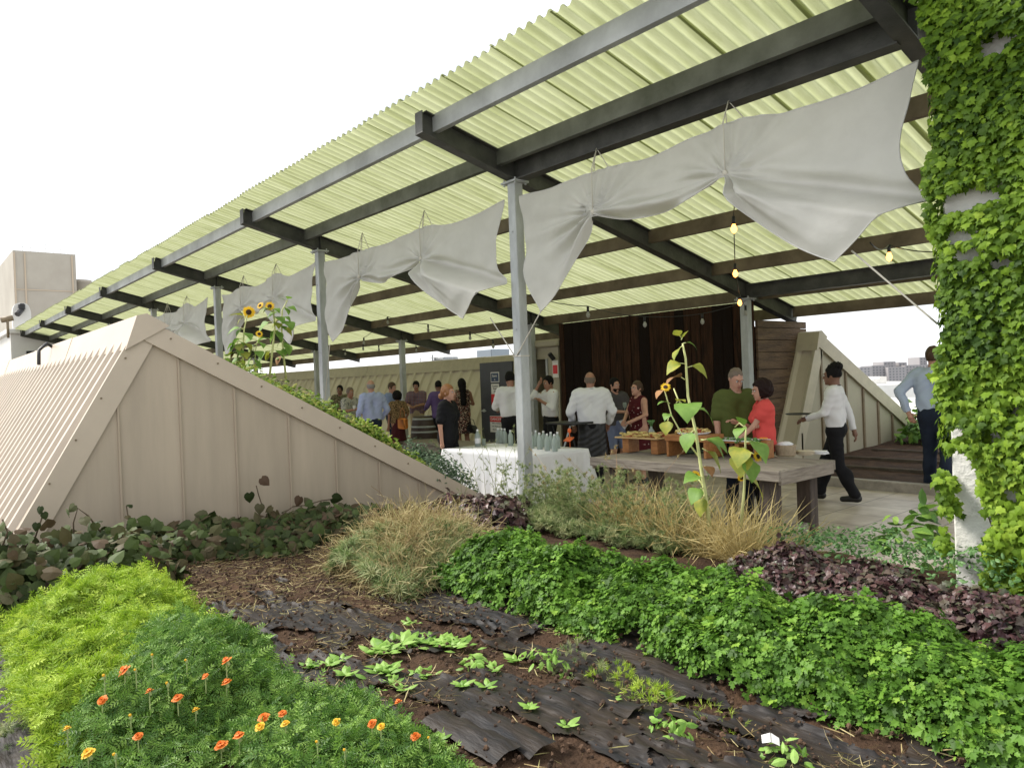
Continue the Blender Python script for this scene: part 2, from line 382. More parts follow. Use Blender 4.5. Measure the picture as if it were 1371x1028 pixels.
for j, b in enumerate(PB):
    z0 = rz_(b)+.085
    for i in range(len(RAF)-1):
        m = MB(); a0, a1 = RAF[i]+.02, RAF[i+1]-.02
        # C channel, open to the back
        m.ab(a0, a1, b-.012, b, z0, z0+PH); m.ab(a0, a1, b, b+.06, z0, z0+.012); m.ab(a0, a1, b, b+.06, z0+PH-.012, z0+PH)
        m.ab(a0+.0, a0+.09, b-.02, b-.012, z0+.03, z0+PH-.03)
        m.build('purlin', (G['purl2'] if j > 1 else G['purl']) if j else G['outer'], pav, off=po)
m = MB(); ibeam(m, W(2.25, 5.75, rz_(5.75)+.0), W(6.55, 5.75, rz_(5.75)+.0), .25, .15); m.build('header_beam', G['dark'], pav, off=po)
for b, lst in ((10.55, RAF[1:2]),):
    m = MB(); ibeam(m, W(2.25, b, rz_(b)), W(6.55, b, rz_(b)), .22, .14); m.build('header_beam', G['dark'], pav, off=po)
for a in RAF:
    for b in (5.75, 10.55):
        if b < 6 and a < 3: continue
        zt = rz_(b)-.012; m = MB(); z0 = 0.0 if b > 6 else .0
        s_ = .066
        m.box(W(a, b, (zt+z0)/2), (2*s_, 2*s_, zt-z0), 0, None, .008)
        m.box(W(a, b, zt), (.26, .22, .022), 0, Matrix.Rotation(math.atan(-0), 3, 'X'))
        for sx in (-1, 1):
            for sy in (-1, 1): m.tube([W(a+sx*.1, b+sy*.08, zt-.035), W(a+sx*.1, b+sy*.08, zt+.04)], .012, 6)
        p_ = m.build('post', G['steel'], pav, off=po)
        for zz in ((.35, 3.45, 2.3) if b < 6 else (2.6,)):
            mm_ = MB()
            mm_.tube([W(a, b-s_-.004, zz), W(a, b-s_+.01, zz)], .016, 10); mm_.tube([W(a, b-s_-.010, zz), W(a, b-s_+.005, zz)], .007, 6)
            mm_.build('bolt', G['steel'], p_, off=po)
        if b < 6 and abs(a-6.62) < .1:
            mm_ = MB()
            for zz in (1.98,): mm_.ab(a-.072, a+.072, b-.072, b+.072, zz, zz+.012)
            mm_.build('strap', G['rope'], p_, off=po)
# translucent corrugated roof: overlapping sheets
rm = bpy.data.materials.new('fibreglass_roofing'); rm.use_nodes = True; nt = rm.node_tree; N = nt.nodes; out = N['Material Output']; P = N['Principled BSDF']
tc = N.new('ShaderNodeTexCoord'); mp = N.new('ShaderNodeMapping'); mp.inputs['Scale'].default_value = (3.2, .35, .35); nt.links.new(tc.outputs['Object'], mp.inputs[0])
nz = N.new('ShaderNodeTexNoise'); nz.inputs['Scale'].default_value = 2.0; nz.inputs['Detail'].default_value = 8; nz.inputs['Roughness'].default_value = .7; nt.links.new(mp.outputs[0], nz.inputs['Vector'])
crr = N.new('ShaderNodeValToRGB'); crr.color_ramp.elements[0].position = .30; crr.color_ramp.elements[0].color = (.30, .33, .15, 1); crr.color_ramp.elements[1].position = .62; crr.color_ramp.elements[1].color = (.45, .48, .285, 1)
nt.links.new(nz.outputs['Fac'], crr.inputs[0])
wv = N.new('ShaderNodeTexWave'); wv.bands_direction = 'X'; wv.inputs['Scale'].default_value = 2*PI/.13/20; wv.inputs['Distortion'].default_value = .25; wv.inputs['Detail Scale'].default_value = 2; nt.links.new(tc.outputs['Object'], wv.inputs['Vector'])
wr_ = N.new('ShaderNodeMapRange'); wr_.inputs[3].default_value = .62; wr_.inputs[4].default_value = 1.18; nt.links.new(wv.outputs['Fac'], wr_.inputs[0])  # rib shading painted into the sheet colour as dark and light stripes
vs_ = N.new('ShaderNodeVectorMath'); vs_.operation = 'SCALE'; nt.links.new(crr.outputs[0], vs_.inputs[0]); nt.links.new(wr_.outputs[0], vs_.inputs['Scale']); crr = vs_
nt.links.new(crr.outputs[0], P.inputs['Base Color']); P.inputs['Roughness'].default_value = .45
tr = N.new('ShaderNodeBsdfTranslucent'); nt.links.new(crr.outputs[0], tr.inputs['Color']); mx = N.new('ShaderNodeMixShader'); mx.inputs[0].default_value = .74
nt.links.new(P.outputs[0], mx.inputs[1]); nt.links.new(tr.outputs[0], mx.inputs[2]); nt.links.new(mx.outputs[0], out.inputs['Surface'])
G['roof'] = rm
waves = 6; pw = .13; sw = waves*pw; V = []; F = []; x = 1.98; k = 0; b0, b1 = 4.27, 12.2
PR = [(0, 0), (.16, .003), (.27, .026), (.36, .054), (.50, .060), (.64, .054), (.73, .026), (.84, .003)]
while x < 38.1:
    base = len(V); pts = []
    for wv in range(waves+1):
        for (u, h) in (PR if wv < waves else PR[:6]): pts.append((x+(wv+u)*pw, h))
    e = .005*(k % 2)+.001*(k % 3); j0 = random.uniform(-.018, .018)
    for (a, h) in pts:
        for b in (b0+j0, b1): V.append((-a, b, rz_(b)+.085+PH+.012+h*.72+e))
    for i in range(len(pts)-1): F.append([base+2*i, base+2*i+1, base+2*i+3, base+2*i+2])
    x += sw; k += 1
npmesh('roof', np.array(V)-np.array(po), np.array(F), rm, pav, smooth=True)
# ------------------------------------------------------------------ dark wooden shed wall
sh = empty('wooden_shed', W(8.8, 11.2, 0), 0, 'dark burnt timber shed wall with vertical boards under the pavilion', 'shed'); so_ = tuple(sh.location)
G['burnt'] = mat('charred_boards', (.012, .006, .004), .9, scale=7, spec=.15, col2=(.012, .008, .007), bump=.8, bscale=20, stretch=(4, 4, .45))
G['burnt2'] = mat('charred_brown_boards', (.062, .028, .015), .9, spec=.15, scale=5, col2=(.014, .009, .007), bump=.8, bscale=20, stretch=(4, 4, .45))
G['plank'] = mat('aged_brown_planks', (.16, .10, .055), .75, scale=4, col2=(.06, .035, .022), bump=.7, bscale=20, stretch=(4, .5, 4))
SB = 10.66
a = 6.56; i = 0
while a < 11.0:
    wd = random.choice((.14, .19, .24, .2)); a2 = min(11.05, a+wd); pr = random.uniform(0, .02)
    zt = rz_(SB)+.0
    mb = MB().ab(a+.004, a2-.004, SB-pr, SB+.04, -.03, zt-.02+.0, bev=.003)
    mb.build('board', random.choice((G['burnt'], G['burnt2'])), sh, off=so_); a = a2
z = 0.0
while z < 2.5:
    h = random.choice((.2, .24, .28)); b1_ = 12.25; zt = min(z+h, 2.52)
    mb = MB().ab(6.52-random.uniform(0, .012), 6.56, SB+.045, b1_, z+.004, zt-.004, bev=.003)
    mb.build('plank', G['plank'], sh, off=so_); z += h
MB().ab(6.6, 11.0, SB+.05, 12.2, 0, 2.42).build('shed_core', G['burnt'], sh, off=so_)
# ------------------------------------------------------------------ stair bulkhead, door leaf
bh = empty('stair_bulkhead', W(11.9, 10.9, 0), 0, 'small beige stair housing with open doorway beside the dark shed wall', 'bulkhead'); bo = tuple(bh.location)
m = MB(); m.ab(11.1, 11.42, 10.66, 12.2, -.03, 2.36); m.ab(11.97, 12.25, 10.66, 12.2, -.03, 2.36); m.ab(11.42, 11.97, 10.66, 12.2, 2.12, 2.36)
m.build('wall', G['beige2'], bh, off=bo)
MB().ab(11.06, 12.3, 10.58, 12.25, 2.365, 2.52, bev=.03).build('roof', G['beige2'], bh, off=bo)
MB().ab(11.44, 11.95, 11.6, 11.65, 0, 2.1).build('interior_wall', mat('dim_interior', (.22, .21, .2), .8), bh, off=bo)
m = MB(); m.ab(11.42, 11.47, 10.63, 10.655, 0, 2.12); m.ab(11.92, 11.97, 10.63, 10.655, 0, 2.12); m.build('door_frame', G['steel'], bh, off=bo)
G['door'] = mat('charcoal_door_paint', (.055, .058, .068), .5, var=.15, scale=3)
dr = empty('open_door', W(13.0, 10.5, 0), 0, 'charcoal metal door standing open covered with notices behind the post', 'door'); do = tuple(dr.location)
MB().ab(12.42, 13.58, 10.5, 10.555, .03, 2.12, bev=.004).build('door_leaf', G['door'], dr, off=do)
m = MB(); m.tube([W(13.46, 10.5, 1.02), W(13.46, 10.42, 1.02), W(13.30, 10.42, 1.02)], .014, 8); m.box(W(13.46, 10.49, 1.02), (.07, .02, .07), 0, None, .005); m.build('door_handle', G['steel'], dr, off=do)
G['signw'] = mat('white_sign', (.75, .74, .7), .5); G['signr'] = mat('red_sign', (.62, .02, .025), .45); G['signb'] = mat('navy_sign', (.02, .05, .11), .4); G['signk'] = mat('sign_black', (.02, .02, .02), .5)
def text(nm, s_, loc, size, m, parent, off, ext=.0015):
    cu = bpy.data.curves.new(nm, 'FONT'); cu.body = s_; cu.size = size; cu.align_x = 'CENTER'; cu.align_y = 'CENTER'; cu.extrude = ext
    ob = bpy.data.objects.new(nm, cu); C.objects.link(ob)
    dg = bpy.context.evaluated_depsgraph_get(); me = bpy.data.meshes.new_from_object(ob.evaluated_get(dg)); bpy.data.objects.remove(ob)
    mo = bpy.data.objects.new(nm, me); C.objects.link(mo); me.materials.clear(); me.materials.append(m)
    mo.rotation_euler = (PI/2, 0, 0); mo.location = Vector(loc)-Vector(off); mo.parent = parent
    return mo
def sign(nm, a, z, wd, ht, m, label, lines=(), border=None, cat='notice', b=10.492, tm=None):
    e = empty(nm, W(a, b, z), 0, label, cat); eo = tuple(e.location)
    if border: MB().ab(a-wd/2-.02, a+wd/2+.02, b+.001, b+.007, z-ht/2-.02, z+ht/2+.02).build('border', border, e, off=eo)
    MB().ab(a-wd/2, a+wd/2, b-.004, b+.0, z-ht/2, z+ht/2).build('panel', m, e, off=eo)
    for (s_, dz, sz) in lines: text('lettering', s_, W(a, b-.006, z+dz), sz, tm or G['signk'], e, eo)
    return e
sign('blue_notice', 13.02, 1.78, .26, .19, G['signb'], 'small navy notice with pale border, topmost on the charcoal door', (('Stairs', .03, .08), ('n', -.05, .08)), G['signw'], tm=G['signw'])
e = sign('warning_notice', 13.02, 1.38, .28, .50, G['signw'], 'tall white and red notice in the middle of the charcoal door', (('Caution', .20, .06), ('Keep', .14, .06), ('shut', .08, .06)))
MB().ab(12.88, 13.16, 10.482, 10.4855, 1.135, 1.40).build('red_block', G['signr'], e, off=tuple(e.location))
e = sign('danger_sign', 13.02, .72, .46, .37, G['signw'], 'white DANGER sign with red header low on the charcoal door', (('this is a working', .02, .045), ('roof. Watch your', -.05, .045), ('step at all times', -.12, .045)), b=10.492)
m = MB(); m.ab(12.80, 13.24, 10.482, 10.487, .77, .89); m.build('red_header', G['signr'], e, off=tuple(e.location))
text('lettering', 'DANGER', W(13.02, 10.478, .83), .095, G['signw'], e, tuple(e.location))
# extinguisher sign at the shed corner
e = empty('fire_notice', W(11.17, 10.62, 1.9), 0, 'small red and white notice high beside the shed corner', 'notice'); eo = tuple(e.location)
MB().ab(11.09, 11.26, 10.63, 10.645, 1.72, 2.08).build('panel', G['signw'], e, off=eo); MB().ab(11.11, 11.24, 10.622, 10.629, 1.80, 1.98).build('red_block', G['signr'], e, off=eo)
m = MB().tube([W(11.18, 10.6, 2.1), W(11.2, 10.5, 2.22)], .05, 8); tag(m.build('wall_lamp', G['black'], None), 'small black lamp fixed above the red notice', 'lamp')
# low timber platform behind the woman in black
pl = empty('timber_bench', W(12.6, 9.2, 0), 0, 'low weathered timber bench behind the woman in black', 'bench'); ploff = tuple(pl.location)
a_, b_, _ = at('z', 585, 600, .42)
m = MB()
for i in range(5): m.ab(11.3, 14.9, 8.75+i*.16, 8.90+i*.16, .38, .43, bev=.004)
m.build('seat', G['wood'], pl, off=ploff); MB().ab(11.35, 14.85, 8.77, 8.80, .22, .375).build('apron', G['wood'], pl, off=ploff)
for aa in (11.5, 13.1, 14.7):
    for bb in (8.85, 9.42): MB().ab(aa-.05, aa+.05, bb-.05, bb+.05, 0, .376).build('leg', G['wood'], pl, off=ploff)
# ------------------------------------------------------------------ shade cloths
G['canvas'] = mat('grey_canvas', (.64, .63, .60), .85, var=.07, scale=2.5, bump=.55, bscale=7, transl=.3, tcol=(.62, .62, .58))
G['hem'] = mat('canvas_hem', (.64, .63, .61), .85, transl=.15)
def polyat(P_, s):
    P_ = np.array(P_, float); d = np.r_[0, np.cumsum(np.linalg.norm(np.diff(P_[:, :2], axis=0), axis=1))]; d /= d[-1]
    return np.stack([np.interp(s, d, P_[:, k]) for k in range(P_.shape[1])], 1)
def smoothpoly(P_, n=60):
    """Catmull-Rom through points"""
    P_ = [np.array(p, float) for p in P_]; Q = [P_[0]]+P_+[P_[-1]]; o = []
    for i in range(1, len(Q)-2):
        for t in np.linspace(0, 1, n, endpoint=False):
            p0, p1, p2, p3 = Q[i-1:i+3]
            o.append(.5*((2*p1)+(-p0+p2)*t+(2*p0-5*p1+4*p2-p3)*t*t+(-p0+3*p1-3*p2+p3)*t**3))
    o.append(P_[-1]); return np.array(o)
def cloth(label, base, top, bott, left, right, g1, g2, b0=5.66, seed=0):
    """all points (a, z) relative to `base` in a; bott is a list of segments, sharp where they meet"""
    t = empty('shade_cloth', W(base+top[0][0]-2, b0, 3.3), 0, label, 'shade cloth', 'gathered shade cloths hung between the posts'); off = tuple(t.location)
    ns, nt_ = 190, 60
    s = np.linspace(0, 1, ns)
    T = polyat(smoothpoly(top), s)
    segs = [smoothpoly(sg) for sg in bott]; B = polyat(np.concatenate(segs), s)
    # move bottom parameter so that the gathers lie below the top ties
    Lc = polyat(smoothpoly(left), np.linspace(0, 1, nt_)); Rc = polyat(smoothpoly(right), np.linspace(0, 1, nt_))
    v = np.linspace(0, 1, nt_)
    S, Vv = np.meshgrid(s, v, indexing='ij')
    P_ = T[:, None, :]*(1-Vv[..., None])+B[:, None, :]*Vv[..., None]
    linL = T[0]*(1-v[:, None])+B[0]*v[:, None]; linR = T[-1]*(1-v[:, None])+B[-1]*v[:, None]
    P_ = P_+(Lc-linL)[None]*((1-S)[..., None])**3+(Rc-linR)[None]*(S[..., None])**3
    a = P_[..., 0]; z = P_[..., 1]; bb = np.zeros_like(a)
    for (g, k, am, w_) in ((g1, 15, .085, .8), (g2, 13, .075, 1.1)):
        da = a-g[0]; dz = z-g[1]; r = np.hypot(da, dz); ph = np.arctan2(dz, da)
        down = 1/(1+np.exp((dz+.05)*14))            # folds run mostly below the tie
        env = np.clip(r/.18, 0, 1)*np.exp(-(r/w_)**2)
        bb += am*env*(.25+.75*down)*np.sin(k*ph+seed+1.2*np.sin(3*ph))
        bb += -.02*np.exp(-(r/.12)**2)+.012*np.clip(r/.1, 0, 1)*np.exp(-(r/(w_*.8))**2)*np.sin(ph*37+4*np.sin(ph*5)+r*4)*(.3+.7*down)
    # swag folds between the gathers
    mid = np.clip(1-np.abs((a-(g1[0]+g2[0])/2)/((g1[0]-g2[0])/2)), 0, 1)
    bb +=   .07*mid**.6*np.sin((z-(T[:, 1][:, None]))*30+2*np.sin(a*2.1))*np.clip((Vv-.45)*2.2, 0, 1)
    # creases from the second gather to the far corner: lower flap kicks out
    R0 = np.array(right[-1]); d = R0-np.array(g2); d = d/np.linalg.norm(d); nrm = np.array([-d[1], d[0]])
    if nrm[1] > 0: nrm = -nrm
    q = (a-g2[0])*nrm[0]+(z-g2[1])*nrm[1]; along = (a-g2[0])*d[0]+(z-g2[1])*d[1]
    inR = np.clip(along/.25, 0, 1)*np.clip((2.2-along)/.3, 0, 1)
    bb += -inR*.24*np.clip(q/.16, 0, 1)*(1-.55*np.clip((q-.16)/.5, 0, 1))
    bb += inR*.07*np.exp(-((q+.04)/.05)**2)
    g = (.5-.5*np.cos(Vv*PI))
    bb += -.06*g+.05*(fbm(a*1.3+seed, z*2.5, 3, 11+seed)-.45)*2+.02*np.sin(a*9+z*16+seed)*(fbm(a*2, z*2, 2, 3))
    X = -(a+base); V = np.stack([X, b0+bb, z], -1)-np.array(off); n1, n2 = a.shape
    i, j = np.meshgrid(np.arange(n1-1), np.arange(n2-1), indexing='ij'); qd = (i*n2+j).ravel()
    F = np.stack([qd, qd+1, qd+n2+1, qd+n2], 1)
    npmesh('canvas', V.reshape(-1, 3), F, G['canvas'], t)
    # hems as thin cords along the borders
    VV = V+np.array(off)
    for line, nm in ((VV[:, 0], 'hem'), (VV[:, -1], 'hem'), (VV[0], 'hem'), (VV[-1], 'hem')):
        m = MB(); pts = [Vector(p) for p in line[::3]]+[Vector(line[-1])]; m.tube(pts, .0055, 6); m.build(nm, G['hem'], t, True, off)
    # ties
    for gg, tp in ((g1, 4.02), (g2, 4.02)):
        m = MB(); G_ = W(base+gg[0], b0-.07, gg[1]); tt = float(np.interp(-gg[0], -T[:, 0], T[:, 1]))
        zt = rz_(5.75)+.02
        top_ = W(base+gg[0], b0+.02, zt); m.tube([G_, W(base+gg[0]+.0, b0-.07, tt), top_], .006, 5)
        m.tube([W(base+gg[0]+.0, b0-.02, tt+.0), W(base+gg[0]+.02, b0+.0, tt+.1), top_], .005, 5)
        m.tube([top_, W(base+gg[0]-.14, b0+.05, tt-.0)], .005, 5); m.tube([top_, W(base+gg[0]+.10, b0+.05, tt-.0)], .004, 5)
        m.build('tie_rope', G['rope'], t, True, off)
        MB().ell(G_, (.028, .02, .03), 8, 6).build('knot', G['rope'], t, True, off)
    return t
shape = dict(top=[(6.42, 3.82), (5.9, 3.80), (5.35, 3.83), (4.5, 3.80), (3.62, 3.87), (3.1, 3.80), (2.6, 3.80), (2.11, 3.87)],
             left=[(6.42, 3.82), (6.34, 3.3), (6.36, 2.9), (6.11, 2.46)], right=[(2.11, 3.87), (2.22, 3.4), (2.2, 3.1), (2.06, 2.86)],
             g1=(5.23, 3.40), g2=(3.66, 3.42),
             bott=[[(6.11, 2.46), (5.78, 2.66), (5.45, 3.02), (5.23, 3.37)], [(5.23, 3.37), (4.9, 3.27), (4.5, 3.23), (4.0, 3.29), (3.66, 3.41)],
                   [(3.66, 3.41), (3.42, 3.05), (3.05, 2.72), (2.67, 2.50)], [(2.67, 2.50), (2.5, 2.62), (2.3, 2.78), (2.06, 2.86)]])
def shp(da=0, sx=1, dz=0, jit=0, sd=0):
    rr = random.Random(sd); o = {}
    def f(p): return (6.42+(p[0]-6.42)*sx, p[1]+dz)
    for k in ('top', 'left', 'right'): o[k] = [f(p) for p in shape[k]]
    o['top'] = [(p[0], p[1]+(rr.uniform(-jit, jit) if 0 < i < 7 else 0)) for i, p in enumerate(o['top'])]
    o['g1'] = f(shape['g1']); o['g2'] = f(shape['g2']); o['bott'] = [[f(p) for p in s_] for s_ in shape['bott']]; return o
cloth('nearest gathered grey shade cloth, beside the ivy wall', 0, seed=0, **shp())
cloth('gathered grey shade cloth between the two tallest grey posts', 5.06, seed=2, **shp(sx=1.10, jit=.03, sd=4, dz=-.02))
cloth('gathered grey shade cloth behind the group of sunflowers', 10.0, seed=5, **shp(sx=1.06, jit=.04, sd=8, dz=-.02))
cloth('farthest gathered grey shade cloth, over the beige skylight ridge', 15.4, seed=8, **shp(sx=1.04, jit=.04, sd=9, dz=-.02))
def rope(p, q, label, r=.007, sag=0, n=8):
    p = Vector(p); q = Vector(q); pts = [p.lerp(q, i/n)-Vector((0, 0, sag*4*(i/n)*(1-i/n))) for i in range(n+1)]
    o = MB().tube([x_-p for x_ in pts], r, 6).build('guy_rope', G['rope'], None, True); o.location = p; return tag(o, label, 'rope', 'guy ropes holding the shade cloths')
rope(W(2.55, 5.50, 2.57), W(1.98, 5.5, 1.98), 'pale guy rope from the nearest cloth down to the ivy wall')
rope(W(6.11, 5.62, 2.46), W(6.62, 5.68, 1.99), 'pale guy rope running from a cloth tip left down to the nearest post')
rope(W(7.02, 5.62, 2.47), W(6.66, 5.68, 1.99), 'pale guy rope running from a cloth tip right down to the nearest post')
rope(W(11.29, 5.62, 2.42), W(11.75, 5.68, 1.2), 'pale guy rope beside the second grey post')
# ------------------------------------------------------------------ string lights
glow = bpy.data.materials.new('glowing_filament_bulb'); glow.use_nodes = True; P = glow.node_tree.nodes['Principled BSDF']; P.inputs['Base Color'].default_value = (1, .6, .25, 1)
P.inputs['Emission Color'].default_value = (1, .36, .07, 1); P.inputs['Emission Strength'].default_value = 3
clear = mat('clear_bulb_glass', (.5, .5, .46), .15, spec=.8, transl=.4)
def lights(label, pts, lit, fixed=True):
    P0 = W(*pts[0]); e = empty('string_light', P0, 0, label, 'string lights', 'bulb strings under the pavilion roof')
    path = []
    for i in range(len(pts)-1):
        p = W(*pts[i]); q = W(*pts[i+1]); L = (q-p).length
        for k in range(6): u = k/6; path.append(p.lerp(q, u)-Vector((0, 0, .05*L*4*u*(1-u)*.5)))
    path.append(W(*pts[-1])); MB().tube(path, .006, 5).build('cable', G['black'], e, True, P0)
    for p, l in zip(pts, lit):
        if l is None: continue
        q = W(*p)-P0; m = MB().tube([q+Vector((0, 0, .0)), q-Vector((0, 0, .075))], .018, 8); s_ = m.build('socket', G['black'], e, True)
        m = MB().lathe(q-Vector((0, 0, .165)), [(.003, 0), (.02, .012), (.03, .035), (.028, .055), (.017, .08), (.014, .095)], 10); m.build('bulb', glow if l else clear, s_, True)
pt = [at('b', 985, 245, 5.85)]+[atF(x, y, F) for x, y, F in ((982, 290, 7.2), (984, 353, 8.8), (990, 394, 10.4), (998, 409, 11.6))]
lights('string of warm bulbs falling away from the middle tie of the nearest cloth', pt, (None, 1, 1, 1, 0))
pt = [at('b', 1165, 325, 5.8)]+[atF(1190, 328, 7.4), atF(1262, 337, 6.4)]
lights('string with one glowing bulb stretched towards the ivy wall', pt, (None, 1, None))
pt = [atF(x, y, F) for x, y, F in ((700, 393, 9.2), (787, 410, 10.4), (863, 424, 11.2), (940, 420, 11.2), (998, 403, 11.4))]
lights('string of unlit bulbs along the top of the dark shed wall', pt, (1, 0, 0, 0, None))
pt = [atF(x, y, F) for x, y, F in ((660, 455, 14), (629, 444, 14.5), (573, 434, 15), (519, 424, 15.6), (487, 452, 17))]
lights('string of unlit bulbs beyond the second grey post', pt, (0, 0, 0, 0, 0))
pt = [atF(x, y, F) for x, y, F in ((557, 463, 20), (507, 462, 20), (486, 461, 20), (462, 468, 21), (430, 476, 23))]
lights('farthest string of small unlit bulbs low under the roof', pt, (0, 0, 0, 0, 0))
# ------------------------------------------------------------------ ivy-clad wall at right
G['stucco'] = mat('white_painted_masonry', (.80, .79, .76), .8, scale=4, col2=(.66, .64, .60), bump=.5, bscale=30)
wl = MB().ab(-1.6, 1.86, 5.32, 6.0, -.05, 6.2, bev=.012); tag(wl.build('masonry_wall', G['stucco']), 'white painted masonry wall under the ivy at the right edge', 'wall')
# ------------------------------------------------------------------ buildings behind
G['conc'] = mat('sooty_concrete', (.42, .39, .335), .85, scale=.35, col2=(.33, .30, .255), bump=.1, bscale=3)
G['concw'] = mat('white_render', (.72, .71, .68), .8, scale=.5, col2=(.62, .60, .56))
tw = empty('tower_block', W(46, 5, 0), 0, 'windowless beige concrete tower at the far left edge', 'building'); to = tuple(tw.location)
c0 = at('a', 17, 335, 46); c1 = at('a', 101, 343, 46)
MB().ab(46, 60, c0[1], c1[1], -17, c0[2]).build('wall', G['conc'], tw, off=to)
for f in (.0, .16, .92):
    b = c0[1]+(c1[1]-c0[1])*f+.05; MB().ab(45.95, 45.995, b-.035, b+.035, -5, c0[2]-.1).build('downpipe', G['seam'], tw, off=to)
for zz in (c0[2]-2.0, c0[2]-4.7, c0[2]-5.6): MB().ab(45.97, 45.995, c0[1], c1[1], zz-.05, zz).build('joint', G['seam'], tw, off=to)
m = MB()
for u in np.linspace(0, 1, 9): b = c0[1]+(c1[1]-c0[1])*u*.97+.1; m.tube([W(46.1, b, c0[2]), W(46.1, b, c0[2]+.45)], .02, 5)
for zz in (.22, .45): m.tube([W(46.1, c0[1]+.1, c0[2]+zz), W(46.1, c1[1]-.1, c0[2]+zz)], .015, 5)
m.build('railing', mat('pale_rail', (.7, .7, .7), .5), tw, off=to)
c2 = at('a', 112, 377, 47); c3 = at('a', 101, 377, 47)
m = MB().lathe(W(47, (c2[1]+c3[1])/2+.1, c2[2]-3.2), [(.45, 0), (.45, 3.1), (.5, 3.1), (.5, 3.25), (0, 3.25)], 14); tag(m.build('roof_tank', G['conc'], None, True), 'small round beige tank beside the concrete tower', 'tank')
wb = empty('white_rooftop_house', W(38, 3, 0), 0, 'low white rendered rooftop house below the beige tower', 'building'); wo = tuple(wb.location)
e0 = at('a', 14, 447, 38); e1 = at('a', 215, 450, 38)
MB().ab(38, 45, e0[1], e1[1]+1.5, -3, e0[2]).build('wall', G['concw'], wb, off=wo)
MB().ab(37.85, 45.1, e0[1]-.15, e1[1]+1.6, e0[2], e0[2]+.22, bev=.03).build('coping', G['concw'], wb, off=wo)
q0 = at('a', 35, 470, 38); q1 = at('a', 55, 489, 38)
MB().ab(37.93, 37.99, q0[1], q1[1], q1[2], q0[2]).build('window', G['black'], wb, off=wo)
MB().ab(37.88, 37.98, q0[1]-.08, q1[1]+.08, q1[2]-.12, q1[2]-.02).build('sill', G['concw'], wb, off=wo)
p0 = at('a', 16, 405, 38.5); p1 = at('a', 41, 405, 38.5); m = MB(); hw = (p1[1]-p0[1])/2; cb_ = (p0[1]+p1[1])/2
pts = [(cb_-hw, e0[2]+.2), (cb_+hw, e0[2]+.2)]+[(cb_+hw*math.cos(t_)**.6 if math.cos(t_) > 0 else cb_-hw*abs(math.cos(t_))**.6, p0[2]-.5+.5*math.sin(t_)) for t_ in np.linspace(0.001, PI-.001, 12)]
n_ = len(pts); vs = [W(38.5, b, z) for b, z in pts]+[W(38.8, b, z) for b, z in pts]
m.add(vs, [tuple(range(n_)), tuple(range(n_, 2*n_))[::-1]]+[(i, n_+i, n_+(i+1) % n_, (i+1) % n_) for i in range(n_)]); m.build('gable_parapet', G['concw'], wb, off=wo)
cc = at('a', 29, 411, 38.3); m = MB().box(W(*cc), (.3, .25, .3), 0, None, .05); m.tube([W(38.3, cc[1], cc[2]-.1), W(38.1, cc[1]-.2, cc[2]-.35)], .12, 8); tag(m.build('security_camera', G['black']), 'black security camera on the rounded white parapet', 'camera')
cc = at('a', 10, 427, 37.5); m = MB().tube([W(37.5, cc[1], cc[2]-.8), W(37.5, cc[1], cc[2])], .05, 8); m.tube([W(37.6, cc[1]-.22, cc[2]-.05), W(37.5, cc[1]+.2, cc[2]+.05)], .12, 10); tag(m.build('floodlight', G['seam2'], None, True), 'brown floodlight on a short pole at the left edge', 'lamp')
# far apartments and white roofs at right
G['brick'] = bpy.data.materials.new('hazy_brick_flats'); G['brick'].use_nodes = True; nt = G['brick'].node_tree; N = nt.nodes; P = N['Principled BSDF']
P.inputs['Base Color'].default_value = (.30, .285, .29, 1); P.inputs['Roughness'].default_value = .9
ap = empty('apartment_block', W(400, 500, -17), 0, 'long hazy brick apartment block on the skyline beyond the roofs', 'building')
def blk(x0, x1, y, F0, dep, dz=0, par=ap, m_=None):
    p = atF(x0, y, F0); q = atF(x1, y, F0+0); P0 = Vector(W(p[0], p[1], 0)); P1 = Vector(W(q[0], q[1], 0)); d = (P1-P0); L = d.length; d.normalize(); nv = Vector((-d.y, d.x, 0))
    if nv.dot(P0) < 0: nv = -nv
    rot = Matrix((d, nv, Vector((0, 0, 1)))).transposed(); c = (P0+P1)/2+nv*dep/2; zt = (p[2]+q[2])/2
    mb = MB().box((c.x, c.y, (zt-17)/2), (L, dep, zt+17), 0, rot)
    return mb.build('wing', m_ or G['brick'], par, off=tuple(par.location)), rot, P0, P1, nv, zt
G['win'] = mat('hazy_window', (.13, .135, .15), .4)
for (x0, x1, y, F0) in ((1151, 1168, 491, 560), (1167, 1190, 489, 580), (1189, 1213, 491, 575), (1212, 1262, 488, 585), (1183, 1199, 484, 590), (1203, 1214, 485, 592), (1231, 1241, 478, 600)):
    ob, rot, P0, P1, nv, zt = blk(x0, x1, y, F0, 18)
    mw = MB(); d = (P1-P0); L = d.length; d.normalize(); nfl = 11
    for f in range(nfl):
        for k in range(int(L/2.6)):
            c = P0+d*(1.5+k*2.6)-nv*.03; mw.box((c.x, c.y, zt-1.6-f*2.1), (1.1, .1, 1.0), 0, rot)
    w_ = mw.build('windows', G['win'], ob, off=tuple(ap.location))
wr = empty('white_flat_roof', W(90, 100, 0), 0, 'broad white flat-roofed building below the distant flats', 'building')
blk(1140, 1300, 514, 150, 40, par=wr, m_=G['concw'])
blk(1168, 1178, 507, 160, 6, par=wr, m_=G['concw']); blk(1178, 1187, 504, 160, 6, par=wr, m_=G['concw'])
m = MB()
for k in range(9):
    p = atF(1150+k*14, 536, 60); m.tube([W(p[0], p[1], p[2]-2), W(*p)], .03, 5)
